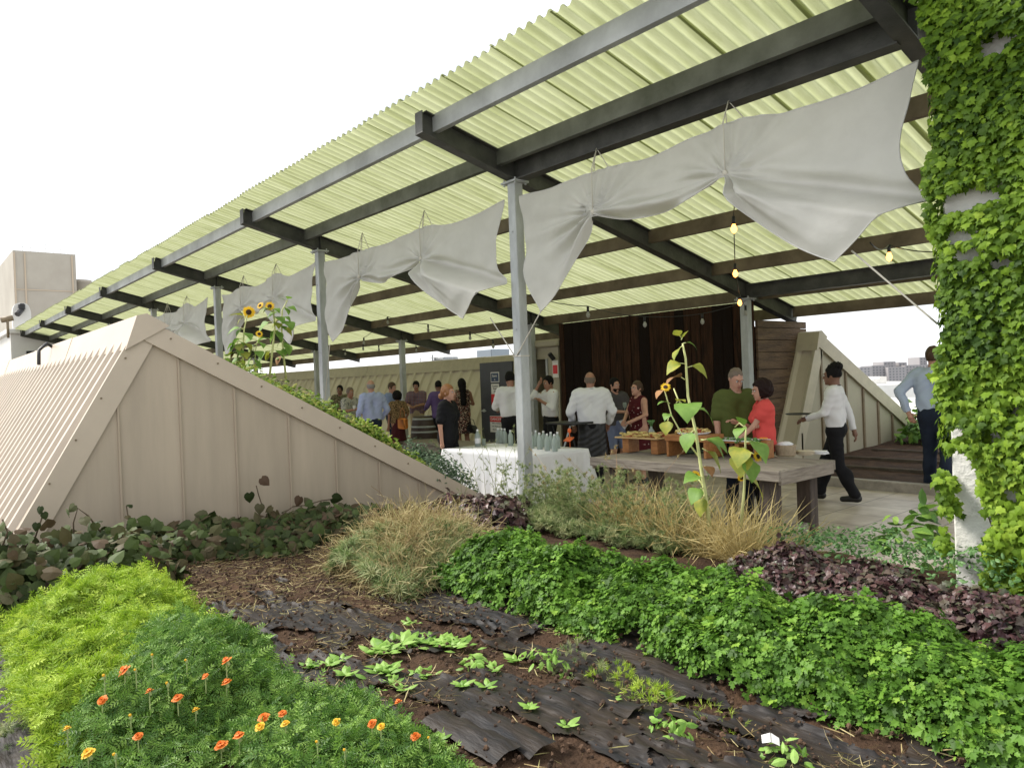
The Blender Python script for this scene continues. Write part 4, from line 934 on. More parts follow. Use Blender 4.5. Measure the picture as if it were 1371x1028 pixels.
# small bright clump at far left bottom and weeds between
def clump(name, label, T, m, n, a, b, ra, rb_, H, s0, s1, cat='plant', group=None, tilt=.6, upb=.6):
    z = gzs(a, b); e = W(a, b, z); r_ = np.sqrt(np.random.random(n)); th = np.random.uniform(0, 2*PI, n)
    da = r_*np.cos(th)*ra; db = r_*np.sin(th)*rb_; hh = H*np.sqrt(np.clip(1-r_**2, 0, 1))*np.random.uniform(.35, 1, n)
    P_ = np.stack([-da, db, hh], 1); nn = np.stack([-da/ra*tilt, db/rb_*tilt, np.full(n, upb)], 1)+np.random.normal(size=(n, 3))*.3
    o = scatter(name, T, P_, nn, np.random.uniform(s0, s1, n), m); o.location = e; return tag(o, label, cat, group)
def pz(x, y, z=.28): q = at('z', x, y, z); return q[0], q[1]
def rosette(name, label, a, b, s_, n=9, group=None, m_=None, T=None):
    P_ = np.zeros((n, 3)); th = np.random.uniform(0, .5)+np.arange(n)*2.4; f = np.stack([np.cos(th), np.sin(th), np.full(n, .7)+np.random.uniform(-.3, .9, n)], 1)
    up = np.stack([-np.cos(th)*.6, -np.sin(th)*.6, np.full(n, 1.)], 1); P_ += np.random.normal(size=(n, 3))*(.1 if n < 10 else .45)*s_*[1, 1, 0]; P_[:, 2] = .01
    o = scatter(name, T or T_OVAL, P_, up, np.random.uniform(.6, 1, n)*s_, m_ or G['seed'], fwd=f); o.location = W(a, b, gzs(a, b)+.01); return tag(o, label, 'seedling', group)
for (x, y, s_, n, lab) in ((512, 880, .17, 22, 'largest pale green lettuce growing through the film'), (545, 868, .15, 20, 'pale lettuce with a drooping leaf behind the largest one'), (578, 868, .14, 20, 'pale lettuce in the middle of the lettuce patch'),
                           (606, 872, .15, 22, 'bushy pale lettuce at the right end of the lettuce patch'), (552, 840, .09, 8, 'young lettuce with upright leaves behind the patch'), (512, 915, .14, 14, 'pale lettuce in front with floppy leaves on bare film'),
                           (524, 928, .10, 10, 'small lettuce closest to the camera in the patch'), (568, 912, .11, 10, 'flat broad-leaved seedling right of the front lettuce')):
    a, b = pz(x, y); rosette('lettuce', lab, a, b, s_*.62, int(n*1.3), 'pale lettuces growing on the film')
for (x, y, s_) in ((416, 905, .06), (456, 898, .06), (440, 906, .06), (465, 920, .06), (540, 938, .05), (660, 905, .06), (620, 930, .05), (285, 845, .06), (320, 862, .07), (352, 872, .07), (300, 860, .08), (710, 960, .05), (650, 935, .05), (760, 985, .05), (900, 930, .06), (690, 885, .06), (820, 945, .05), (590, 1010, .05), (352, 905, .08), (340, 885, .08)):
    a, b = pz(x, y); rosette('seedling', 'tiny pale green seedling poking through the black film', a, b, s_*1.3, random.randint(5, 8), 'tiny seedlings on the black film')
for (x, y, rx_, H, T, lab, cat) in ((730, 893, .16, .13, T_OVAL, 'leafy weed clump at the foot of the parsley row', 'weed'), (775, 893, .17, .16, T_FEATH, 'tall feathery weed just left of the strip below the parsley', 'weed'),
                                    (895, 985, .10, .08, T_OVAL, 'round-leaved weed on the film left of the white tag', 'weed'), (340, 905, .10, .08, T_FEATH, 'yellowish weed beside the bare soil at left', 'weed'),
                                    (300, 862, .16, .08, T_FEATH, 'sparse yellow green weed patch in front of the bean vines', 'weed'), (640, 900, .12, .07, T_OVAL, 'low weed right of the lettuces', 'weed'),
                                    (960, 960, .14, .09, T_GRASS, 'grassy tuft beside the white tag', 'weed'), (1050, 1015, .12, .08, T_OVAL, 'yellowing squash seedling at the bottom edge', 'weed'),
                                    (1300, 985, .20, .2, T_GRASS, 'spiky yellow green grass tuft at the lower right', 'weed'), (20, 985, .12, .10, T_FEATH, 'lime weed on the film at the left edge', 'weed'), (60, 940, .15, .12, T_FEATH, 'small lime weed under the feathery row', 'weed'),
                                    (820, 905, .14, .10, T_FEATH, 'wispy weed under the middle of the parsley row', 'weed'), (870, 930, .12, .08, T_FEATH, 'thin weed in the soil strip right of centre', 'weed')):
    a, b = pz(x, y); clump('weed', lab, T, G['seed'] if T is T_OVAL else G['fenn'] if random.random() < .5 else G['lime'], 42 if T is T_OVAL else 30, a, b, rx_, rx_*.7, H, .03, .06, cat)
a, b = pz(1345, 1000); clump('parsley_seedling', 'broad green young parsley in the lower right corner', T_PARS, G['pars'], 420, a, b, .25, .2, .22, .05, .09, 'plant')
# --- bean vines along the gable
def bb_(a, b): return gz(a, b)
P_, n_, a, b = row_points(5200, 6.2, 7.28, .6, 4.2, .17, 71, 1.6, .12, .9, .35)
o = scatter('bean_vine_hedge', T_HEART, P_, jit(n_, .55, .2)+np.array([.5, -.3, 0]), np.random.uniform(.05, .12, len(P_)), G['bean']); stuffobj(o, 'tangle of dark green bean vines along the beige gable', 'bean vines')
P_, n_, a, b = row_points(3000, 5.6, 6.9, -.2, 1.75, .36, 72, 1.8, .15, .9, .35)
o = scatter('bean_vine_mound', T_HEART, P_, jit(n_, .55, .2)+np.array([.5, -.3, 0]), np.random.uniform(.05, .12, len(P_)), G['bean']); stuffobj(o, 'mound of bean vines in front of the gable corner at left', 'bean vines')
def tendril(pts_px, a_, label, leaves, s_=.10):
    pts = [at('a', x, y, a_) for x, y in pts_px]; e = empty('bean_tendril', W(*pts[0]), 0, label, 'bean vine'); off = tuple(e.location)
    MB().tube([W(*p) for p in pts], .006, 5).build('stem', G['vine'], e, True, off)
    L_ = [at('a', x, y, a_-.04) for x, y in leaves]; P_ = np.array([tuple(W(*q)) for q in L_]); n = len(P_)
    up = np.tile(np.array([.8, -.45, .35]), (n, 1))+np.random.normal(size=(n, 3))*.35; f = np.random.normal(size=(n, 3))*[.5, .5, .3]-[0, 0, .6]
    scatter('leaf', T_HEART, P_, up, np.random.uniform(.8, 1.25, n)*s_, G['bean'], e, off=off, fwd=f)
tendril([(330, 712), (342, 700), (352, 680), (346, 662), (343, 650)], 7.1, 'vine tip with two dark leaves climbing the middle of the gable', [(350, 640), (334, 660), (348, 675), (364, 678), (328, 695)])
tendril([(365, 705), (376, 690), (392, 678), (410, 676), (430, 670), (445, 668)], 7.0, 'long arching vine tendril crossing the gable right of centre', [(402, 665), (418, 672), (432, 672), (445, 667), (452, 675)])
tendril([(375, 705), (384, 695), (398, 692), (402, 700)], 7.0, 'short curled vine tendril below the arching one', [(392, 695), (404, 702)], .06)
tendril([(45, 725), (52, 705), (57, 690), (54, 678)], 6.3, 'thin vine shoot with pink buds at the gable corner', [(50, 700), (58, 686), (44, 712), (54, 678)], .05)
tendril([(174, 715), (172, 695), (169, 677)], 6.9, 'thin upright vine shoot against the gable', [(170, 690), (174, 700), (172, 678)], .05)
tendril([(100, 740), (98, 700), (104, 680), (118, 690), (135, 712)], 6.3, 'looping vine shoot above the left vine mound', [(92, 690), (100, 676), (112, 692), (128, 700), (85, 705), (122, 715), (105, 715)], .075)
tendril([(0, 740), (10, 712), (3, 695)], 5.9, 'vine shoot at the left edge of the picture', [(5, 700), (12, 720), (2, 730)], .08)
# --- straw heap
P_, n_, a, b = row_points(6000, 4.3, 5.45, 2.5, 3.55, .29, 81, 1.2, .35, .95, .1)
o = scatter('straw_heap', T_ARC, P_-[0, 0, .03], np.random.normal(size=(len(P_), 3))*[.6, .6, .8]+[0, 0, .3], np.random.uniform(.10, .30, len(P_)), G['strawm']); stuffobj(o, 'heap of dry tangled straw stems in the middle of the bed', 'straw')
P_, n_, a, b = row_points(1500, 4.25, 5.3, 2.5, 3.6, .3, 82, 1.2, .35, .4, .1)
o = scatter('straw_heap_weeds', T_FEATH, P_, jit(n_, .5, .2), np.random.uniform(.06, .13, len(P_)), G['fenn']); stuffobj(o, 'green weeds creeping over the straw heap', 'weeds')
# dry grass leaning at the rustic table
n = 700; a = np.random.uniform(3.0, 4.6, n); b = np.random.uniform(4.75, 5.25, n); P_ = np.stack([-a, b, gz(a, b)], 1)
up = np.stack([np.random.normal(.45, .7, n), np.random.normal(-.1, .45, n), np.random.uniform(.5, 1, n)], 1)
o = scatter('dry_grass_stand', T_THIN, P_, up, np.random.uniform(.3, .75, n), leafmat('pale_dry_grass', [(.45, .34, .13), (.60, .50, .24), (.38, .30, .12)], .7)); stuffobj(o, 'leaning pale dry grass below the rustic table', 'dry grass')
# straw litter
n = 9000; a = np.random.uniform(1.0, 7.0, n); b = np.random.uniform(1.2, 2.95, n); k = fbm(a*1.7, b*2.4, 3, 91); keep = (k > .47) | (np.random.random(n) < .12) | ((a > 4.2) & (np.random.random(n) < .8)); a, b = a[keep], b[keep]; n = len(a)
P_ = np.stack([-a, b, gz(a, b)+.018], 1); o = scatter('straw_litter', T_STRAW, P_, np.random.normal(size=(n, 3))*[1, 1, .12], np.random.uniform(.02, .11, n), G['strawm']); stuffobj(o, 'scattered bits of dry straw on the soil', 'straw')
n = 9000; a = np.random.uniform(.8, 7.0, n); b = np.random.uniform(.6, 4.1, n); P_ = np.stack([-a, b, gz(a, b)+np.random.uniform(.0, .045, n)], 1)
m = MB(); m.ell((0, 0, 0), (.5, .4, .3), 6, 4, 0, None, .3); TV = np.array(m.v); TF = []; [TF.extend([(f[0], f[1], f[2]), (f[0], f[2], f[3])]) for f in m.f]
o = scatter('soil_crumbs', (TV, np.array(TF)), P_, np.random.normal(size=(n, 3)), np.random.uniform(.006, .03, n)**1.0, leafmat('crumb', [(.03, .018, .011), (.07, .04, .024), (.12, .07, .04)], .9, 0)); stuffobj(o, 'dark crumbs of soil over the bed', 'soil')
# --- black film
def film(label, a0, a1, b0, b1, seed, thr, na=380, nb=110):
    A, B = np.meshgrid(np.linspace(a0, a1, na), np.linspace(b0, b1, nb), indexing='ij')
    edge = .05*(fbm(A*2, B*0, 3, seed)-.45); Bj = B+edge
    wr1 = np.abs(fbm(A*1.6+B, Bj*9, 3, seed+2)-.45); Z = gz(A, Bj)+.012+.03*wr1+.006*np.abs(fbm(A*6, Bj*24, 2, seed+5)-.45)
    hole = fbm(A*2.3, Bj*4.2, 4, seed+9)
    Z = Z+.025*np.clip((hole-thr+.05)/.05, 0, 1)**2*(fbm(A*8, B*8, 2, 5) > .35)*.7
    V = np.stack([-A.ravel(), Bj.ravel(), Z.ravel()], 1)
    i, j = np.meshgrid(np.arange(na-1), np.arange(nb-1), indexing='ij'); q = (i*nb+j).ravel(); F = np.stack([q, q+1, q+nb+1, q+nb], 1)
    ok = (hole[:-1, :-1] < thr).ravel()
    return tag(npmesh('plastic_film', V, F[ok], G['film'], smooth=True), label, 'plastic film')
film('torn black film over the bare bed in the foreground', 1.2, 5.3, 1.28, 2.22, 3, .50)
film('strip of black film running under the parsley front edge', .6, 4.6, 2.46, 3.15, 14, .60)
film('weathered black film strip along the left edge of the bed', 2.6, 6.0, -.25, .62, 25, .62)
film('ragged black film in the bottom right of the bed', .5, 2.5, 2.05, 2.50, 31, .50)
# flaps of loose film
for i, (x0, y0, x1, y1, lab) in enumerate(((590, 958, 690, 1010, 'loose folded film flap at the bottom centre'), (640, 952, 735, 1000, 'second loose film flap right of the folded one'), (785, 915, 860, 945, 'curled film edge in the middle of the soil strip'), (560, 838, 590, 848, 'crumpled film corner behind the lettuces'))):
    p = at('z', x0, y0, .33); q = at('z', x1, y1, .33); n1, n2 = 24, 7; V = []
    for u in np.linspace(0, 1, n1):
        for v in np.linspace(0, 1, n2):
            a_ = p[0]+(q[0]-p[0])*u; b_ = p[1]+(q[1]-p[1])*u-.10+.14*v
            V.append((-a_, b_, gzs(a_, b_)+.02+.022*math.sin(v*PI)*(.75+.25*math.sin(u*4+i))+.002*math.sin(u*17+v*9)+.02*u*v))
    F = np.array([[r_*n2+c, r_*n2+c+1, (r_+1)*n2+c+1, (r_+1)*n2+c] for r_ in range(n1-1) for c in range(n2-1)])
    tag(npmesh('film_flap', np.array(V), F, G['film']), lab, 'plastic film')
a, b = pz(1030, 982, .36); m = MB(); m.add([(-.03, -.045, 0), (.0, -.05, .012), (.005, .05, .014), (-.028, .045, 0)], [(0, 1, 2, 3)]); m.add([(.003, -.05, .012), (.035, -.04, 0), (.038, .035, .004), (.008, .05, .014)], [(0, 1, 2, 3)])
o = m.build('plant_tag', G['label']); o.location = W(a, b, gzs(a, b)+.075); o.scale = (.95, .9, .9); o.rotation_euler = (-.1, .1, .6); tag(o, 'crumpled white plastic tag lying on the black film', 'litter')
# --- fennel mass in front of the white table
def stems(label, name, n, a0, a1, b0, b1, h0, h1, m_st, m_lf, r0, lean, nl, ls, seed=0):
    rr = np.random.RandomState(seed); mb = MB(); LP = []; LU = []
    for i in range(n):
        a = rr.uniform(a0, a1); b = rr.uniform(b0, b1); h = rr.uniform(h0, h1); z0 = gzs(a, b); dx, dy = rr.normal(0, lean), rr.normal(0, lean); pts = []
        for k in range(5): u = k/4; pts.append(Vector((-a+dx*u*u*h, b+dy*u*u*h, z0+h*u)))
        mb.tube(pts, [r0, r0*.9, r0*.7, r0*.5, r0*.25], 4, 0, False)
        for j in range(nl):
            u = rr.uniform(.12, 1); f = u*4; k = min(3, int(f)); p = pts[k].lerp(pts[k+1], f-k); an = rr.uniform(0, 2*PI); d = Vector((math.cos(an), math.sin(an), rr.uniform(.3, 1.1))).normalized(); L = rr.uniform(.05, .2)*(1.25-u)*h*.9
            q = p+d*L; mb.tube([p, p.lerp(q, .5)+Vector((0, 0, -.008)), q], [r0*.35]*3, 3, 0, False)
            for t_ in (.45, .75, 1.): LP.append(tuple(p.lerp(q, t_))); LU.append(tuple(d+Vector(rr.normal(0, .35, 3))))
    e = empty(name, W((a0+a1)/2, (b0+b1)/2, .25), 0, label, 'plants'); e['kind'] = 'stuff'; bpy.data.objects.remove(e)
    o1 = mb.build(name, [m_st, m_lf]); LP = np.array(LP); T = T_FINE
    V0, F0 = T; n_ = len(LP); tmp = scatter('tmp', T, LP, np.array(LU), rr.uniform(.5, 1, n_)*ls, m_lf)
    # join the leaves into the same object
    Va = np.array(mb.v); me = tmp.data; Vb = np.empty(len(me.vertices)*3, np.float32); me.vertices.foreach_get('co', Vb); Vb = Vb.reshape(-1, 3)
    Fb = np.empty(len(me.loops), np.int32); me.loops.foreach_get('vertex_index', Fb); Fb = Fb.reshape(-1, 3)+len(Va); r_ = np.empty(len(me.vertices), np.float32); me.attributes['rnd'].data.foreach_get('value', r_)
    bpy.data.objects.remove(tmp); bpy.data.objects.remove(o1)
    F = [f for f in mb.f]+Fb.tolist(); o = npmesh(name, np.vstack([Va, Vb]), F, [m_st, m_lf], None, [0]*len(mb.f)+[1]*len(Fb), False, np.concatenate([np.full(len(Va), .5, np.float32), r_]))
    return stuffobj(o, label, 'plants')
G['fst'] = mat('fennel_stem', (.26, .28, .12), .7, var=.25, scale=20)
stems('wispy fennel and dill mass in front of the white table', 'fennel_mass', 170, 3.7, 5.7, 4.6, 5.4, .28, .62, G['fst'], G['fenn'], .003, .25, 14, .06, 1)
stems('tall thin wispy stems in front of the nearest post', 'wispy_stems', 14, 5.6, 6.5, 4.6, 5.0, .7, .98, G['fst'], G['fenn'], .0035, .25, 7, .035, 2)
stems('reddish dry stems leaning in front of the table legs', 'dry_stems', 26, 3.6, 5.4, 4.7, 5.2, .45, .85, mat('red_brown_stem', (.30, .18, .09), .8), G['strawm'], .0035, .5, 5, .05, 3)
P_, n_, a, b = row_points(3600, 3.6, 5.7, 4.5, 5.5, .15, 83, 2, .4, .9, .3)
o = scatter('fennel_undergrowth', T_FINE, P_, jit(n_, .5, .8), np.random.uniform(.06, .14, len(P_)), G['fenn']); stuffobj(o, 'soft olive green fennel foliage below the tables', 'plants')
# --- planting on the left gable slope
def slope_z(a, b): return RZ-(RZ-TZ)/(TB-RB)*(b-RB)-.02
P_, n_, a, b = row_points(9000, AB+.04, AB+.75, RB+.75, TB+.05, .25, 93, 2.4, .1, .9, .35, base=slope_z)
o = scatter('slope_sedum', T_OVAL, P_, jit(n_, .7, .7), np.random.uniform(.03, .07, len(P_)), G['slopeg']); stuffobj(o, 'low green planting along the sloping edge of the beige gable', 'ground cover')
P_, n_, a, b = row_points(3500, AB+.12, AB+1.2, 3.6, 4.9, .26, 94, 3, .1, .9, .3, base=slope_z)
o = scatter('slope_herbs', T_OVAL, P_, jit(n_, .7, .7), np.random.uniform(.035, .08, len(P_)), G['lime']); stuffobj(o, 'bright yellow green herbs half way down the gable slope', 'ground cover')
P_, n_, a, b = row_points(2600, AB-.05, AB+.9, 4.9, 5.65, .42, 95, 3, .1, .9, .3, base=slope_z)
o = scatter('slope_shrub', T_OVAL, P_, jit(n_, .7, .7), np.random.uniform(.03, .06, len(P_)), leafmat('sage_green', [(.05, .09, .05), (.09, .15, .08), (.15, .21, .13)], .7)); stuffobj(o, 'grey green shrub at the low end of the gable slope', 'shrub')
P_, n_, a, b = row_points(1500, AB+.3, AB+1.6, RB+1.1, 4.2, .10, 96, 3, .1, .9, .5, base=slope_z)
o = scatter('slope_grass', T_GRASS, P_, jit(n_, .4, 1), np.random.uniform(.08, .18, len(P_)), G['slopeg']); stuffobj(o, 'thin grass standing on the gable slope', 'grass')
# --- rear rows: low leaves beyond the terrace, roof garden and hill
P_, n_, a, b = row_points(2200, 2.2, 5.9, 14.2, 16.2, .55, 97, 1.5, .3, .9, .2, base=lambda a, b: a*0+.3)
o = scatter('rear_greens', T_OVAL, P_, jit(n_, .6, .5), np.random.uniform(.12, .24, len(P_)), G['mari']); stuffobj(o, 'dark leafy greens at the low end of the rear gable', 'plants')
P_, n_, a, b = row_points(6000, -3, 5.8, 17.0, 23, .9, 98, .8, .3, .9, .2, base=lambda a, b: a*0-.1+.03*(b-17))
o = scatter('rear_lime_greens', T_OVAL, P_, jit(n_, .6, .6), np.random.uniform(.12, .26, len(P_)), G['lime']); stuffobj(o, 'lime green crops beyond the rear gable', 'plants')
P_, n_, a, b = row_points(5200, 6.6, 15.0, 34, 52, 2.6, 99, .25, 2, .9, .1, base=lambda a, b: a*0-1.8)
o = scatter('far_shrubs', T_OVAL, P_, jit(n_, .6, .6), np.random.uniform(.35, .7, len(P_)), leafmat('far_green', [(.14, .22, .09), (.2, .3, .12)], .8)); stuffobj(o, 'mound of green bushes beyond the lime crops', 'shrubs')
a_, b_, z_ = at('z', 1180, 588, .3)
# --- ivy on the wall
def ivy():
    e = empty('climbing_ivy', W(1.5, 5.3, .25), 0, 'dense green climbing ivy covering the wall at the right edge', 'ivy'); off = tuple(e.location)
    n = 24000; a = np.random.uniform(.9, 1.99, n); z = np.random.uniform(.25, 4.9, n)
    def bare(px_, py_, rx_, ry_):
        q = at('b', px_, py_, 5.25); sxy = rx_/199.; syy = ry_/199.
        return q[0], q[2], sxy, syy
    sp = [bare(1300, 268, 46, 16), bare(1285, 312, 20, 12), bare(1335, 62, 20, 14), bare(1298, 340, 16, 10), bare(1287, 575, 12, 10), bare(1330, 578, 9, 12), bare(1282, 620, 18, 12), bare(1358, 545, 8, 8), bare(1345, 350, 14, 7), bare(1355, 660, 10, 10)]
    nz_ = fbm(a*7, z*7, 3, 55)
    keep = np.ones(n, bool)
    for (ca, cz, ra, rb_) in sp: keep &= (((a-ca)/ra)**2+((z-cz)/rb_)**2) > 1.0+.9*(nz_-.45)*2
    # bare lower left of the wall: the ivy edge swings right below z = 1.1
    lim = np.where(z < 1.15, 1.70-.07*np.sin((z-.2)*3)+.0*z, np.where(z < 2.6, 1.85, 1.91)+.03*np.sin(z*5)); keep &= (a < lim+.25*(nz_-.45)) | ((z < 1.15) & (a > 1.80) & (a < 1.9) & (fbm(a*5, z*5, 2, 8) > .42))
    keep &= (fbm(a*2.3, z*2.3, 3, 66) < .78)
    a, z = a[keep], z[keep]; n = len(a)
    layer = np.random.random(n)**.8; dep = .02+.17*layer*(.5+.9*fbm(a*3.2, z*3.2, 3, 44))
    P_ = np.stack([-a, 5.32-dep, z], 1)
    up = np.stack([np.random.normal(-.12, .34, n), -np.ones(n), np.random.normal(.45, .35, n)], 1)
    f = np.stack([np.random.normal(0, .5, n), np.random.normal(-.15, .15, n), -np.ones(n)], 1)
    sz = np.random.uniform(.032, .066, n)
    r_ = np.clip(np.random.normal(.42, .2, n)+.9*(fbm(a*1.5, z*1.5, 3, 12)-.45)+np.where(z < 1.7, .22, 0), 0, 1)
    o = scatter('leaves', T_IVY, P_, up, sz, G['ivy'], e, rnd=r_, off=off, fwd=f); o['kind'] = 'stuff'
    # leaves wrapping the corner
    n = 3600; z = np.random.uniform(1.1, 4.9, n); b = np.random.uniform(5.3, 5.9, n); P_ = np.stack([np.full(n, -1.86)-np.random.uniform(.01, .05, n)-.03*np.clip(np.sin(z*6), 0, 1), b, z], 1)
    up = np.stack([-np.ones(n), np.random.normal(-.5, .3, n), np.random.normal(.4, .35, n)], 1); f = np.stack([np.random.normal(-.2, .2, n), np.random.normal(0, .5, n), -np.ones(n)], 1)
    o = scatter('corner_leaves', T_IVY, P_, up, np.random.uniform(.035, .066, n), G['ivy'], e, off=off, fwd=f); o['kind'] = 'stuff'
    for k in range(3):
        x = 1.25+.17*k; m = MB(); m.tube([W(x+.07*math.sin(i*.9+k*2), 5.314, .25+i*.12) for i in range(9)], .004, 5); m.build('stem', G['vine'], e, True, off)
    m = MB()
ivy()
a, b, _ = at('z', 1262, 725, .1); clump('shrub', 'broad-leaved green shrub at the foot of the ivy wall', T_OVAL, G['mari'], 60, 2.35, 5.95, .28, .2, .45, .10, .18, 'shrub')
bpy.data.objects[-1] if False else None
# --- sunflowers
G['sunleaf'] = mat('sunflower_leaf', (.22, .38, .07), .6, scale=12, col2=(.14, .27, .04), transl=.35); G['sunyel'] = mat('yellowing_leaf', (.42, .40, .05), .6, scale=14, col2=(.20, .27, .04), transl=.35)
G['sunbrn'] = mat('brown_dead_leaf', (.26, .13, .05), .8, var=.3, scale=20); G['sstalk'] = mat('pale_sunflower_stalk', (.58, .60, .26), .6, var=.15, scale=12); G['rays'] = mat('sunflower_rays', (.85, .55, .02), .6, transl=.3); G['sdisc'] = mat('sunflower_disc', (.05, .022, .01), .9, bump=.8, bscale=150)
def bigleaf(par, off, p, d, L, m_, droop=.5, roll=0):
    """broad pointed leaf hanging from p in direction d"""
    p = Vector(p); d = Vector(d).normalized(); side = d.cross(Vector((0, 0, 1))).normalized(); up = side.cross(d); side = (side*math.cos(roll)+up*math.sin(roll)); up = side.cross(d)
    wprof = [.02, .30, .44, .42, .30, .16, .0]; V = []; F = []; n = len(wprof); cur = p+d*L*.25; V = []; dd = d.copy(); pts = [cur.copy()]
    for i in range(n-1):
        dd = (dd-Vector((0, 0, droop*.32))).normalized(); cur = cur+dd*L*.16; pts.append(cur.copy())
    for i, (c, w_) in enumerate(zip(pts, wprof)):
        for k in (-1, -.5, 0, .5, 1): V.append(tuple(c+side*w_*L*k+up*(.16*abs(k)*w_*L+.02*L*math.sin(i*2.3+k*4))-Vector(off)))
    for i in range(n-1):
        for k in range(4): F.append([i*5+k, i*5+k+1, i*5+5+k+1, i*5+5+k])
    o = npmesh('leaf', np.array(V), F, m_, par); m = MB().tube([p, pts[0]], .004, 5); m.build('leaf_stalk', G['sstalk'], o, True, off)
def head(par, off, c, d, r_, open_=True):
    c = Vector(c); d = Vector(d).normalized(); x = d.orthogonal().normalized(); y = d.cross(x); m = MB()
    rot = Matrix((x, y, d)).transposed(); m.ell(c, (r_*.42, r_*.42, r_*.14), 14, 6, 0, rot); h_ = m.build('flower_head', G['sdisc'], par, True, off)
    m = MB()
    for ring in range(2):
        for k in range(17):
            an = 2*PI*k/17+ring*.18; e = x*math.cos(an)+y*math.sin(an); s_ = d.cross(e); L = r_*random.uniform(.5, .66); p0 = c+e*r_*.36-d*.01*ring; tl = random.uniform(-.3, .25)*L
            m.add([p0-s_*L*.14, p0+s_*L*.14, p0+e*L*.5+s_*L*.2+d*tl*.4, p0+e*L+d*tl, p0+e*L*.5-s_*L*.2+d*tl*.4], [(0, 1, 2, 3, 4)])
    m.build('petals', G['rays'], h_, False, off)
    m = MB()
    for k in range(12):
        an = 2*PI*k/12; e = x*math.cos(an)+y*math.sin(an); s_ = d.cross(e); p0 = c-d*r_*.12+e*r_*.25; m.add([p0-s_*r_*.1, p0+s_*r_*.1, p0+e*r_*.5-d*.01], [(0, 1, 2)])
    m.build('sepals', G['sunleaf'], h_, False, off)
def sunflower(label, plane, stalk, leaves, heads, r0=.016, extra=()):
    """plane: (axis, value); stalk: pixel points from bottom to top; leaves: (x, y, dx, dz, L, mat, droop)"""
    k_, v_ = plane; P_ = [Vector(W(*at(k_, x, y, v_))) for x, y in stalk]; e = empty('sunflower', P_[0], 0, label, 'sunflower'); off = tuple(P_[0])
    n = len(P_); MB().tube(P_, [r0*(1-.55*i/(n-1)) for i in range(n)], 8).build('stalk', G['sstalk'], e, True, off)
    for br in extra:
        Q = [Vector(W(*at(k_, x, y, v_))) for x, y in br]; MB().tube(Q, [r0*.5, r0*.4]+[r0*.3]*(len(Q)-2), 6).build('side_branch', G['sstalk'], e, True, off)
    if k_ == 'a':
        leaves = list(leaves)
        for k in range(9):
            u = random.uniform(.15, .95); i_ = int(u*(len(stalk)-1)); f_ = u*(len(stalk)-1)-i_; a_, b_ = stalk[i_], stalk[i_+1]
            leaves.append((a_[0]+(b_[0]-a_[0])*f_, a_[1]+(b_[1]-a_[1])*f_, random.choice((-1, 1))*random.uniform(.4, 1), random.uniform(-.5, .3), random.uniform(.09, .17), random.choice((SL_, SL_, SY)), random.uniform(.6, 1.3)))
    for (x, y, dx, dz, L, m_, dr_) in leaves:
        p = W(*at(k_, x, y, v_)); dv = Vector(M3 @ np.array([dx, dz, -.35+random.uniform(-.3, .3)])); bigleaf(e, off, p, dv, L, m_, dr_, random.uniform(-.4, .4))
    for (x, y, dx, dz, r_) in heads:
        p = W(*at(k_, x, y, v_)); dv = Vector(M3 @ np.array([dx, dz, -1])); head(e, off, p, dv, r_)
SL_, SY, SBn = G['sunleaf'], G['sunyel'], G['sunbrn']
sunflower('tall pale sunflower stalk with yellowing leaves in front of the rustic table', ('b', 4.75), [(950, 705), (944, 660), (937, 615), (932, 580), (921, 530), (918, 480), (914, 460)],
          [(914, 463, -.8, -.5, .13, SY, .7), (914, 460, .7, .2, .11, SL_, .9), (912, 452, -.5, .5, .09, SY, .2), (912, 455, .3, .7, .08, SY, .3), (917, 487, -.8, .1, .17, SY, .8), (920, 492, .9, .3, .17, SY, 1.1), (917, 508, -.7, .4, .16, SBn, .9),
           (924, 545, -.2, .3, .24, SL_, 1.4), (926, 550, .3, .1, .2, SL_, 1.4), (930, 575, -.6, -.4, .18, SL_, 1.2), (938, 590, .8, .3, .21, SL_, .9), (938, 588, .9, -.1, .22, SL_, 1.1), (940, 600, .9, -.5, .2, SY, .9), (941, 625, .3, .2, .12, SBn, 1.3),
           (942, 640, -.7, .3, .18, SL_, .6), (943, 652, -.9, -.2, .17, SL_, .8), (944, 660, -.3, -.6, .16, SY, .8), (899, 555, -.6, .2, .10, SL_, .9), (897, 540, -.7, .3, .10, SL_, .6), (905, 540, .2, .4, .10, SY, .8), (892, 522, -.6, .0, .11, SBn, .9), (895, 560, -.3, -.5, .13, SY, .9)],
          [(891, 518, -.3, .8, .045), (931, 637, -.1, .1, .045)], .016, [[(936, 612), (912, 580), (899, 556), (892, 530), (889, 520)], [(918, 548), (908, 535), (902, 520)], [(943, 655), (938, 645), (932, 638)]])
sunflower('shorter drooping sunflower right of the tall one with yellow leaves', ('b', 4.85), [(992, 705), (996, 660), (998, 620), (998, 585), (999, 572)],
          [(998, 600, -.5, .1, .2, SY, 1.3), (998, 592, .3, .1, .22, SL_, 1.4), (998, 605, .1, -.6, .2, SL_, 1.0), (999, 574, -.6, .2, .13, SL_, 1.1), (996, 640, .9, -.2, .2, SY, 1.4), (996, 600, -.3, -.5, .2, SY, 1.1), (999, 573, -.3, .5, .1, SL_, .4)],
          [(1015, 611, .6, .4, .045), (993, 640, -.2, -.5, .035)], .012, [[(998, 605), (1006, 606), (1014, 611)], [(999, 574), (990, 566), (984, 572)]])
sp = ('a', 9.2)
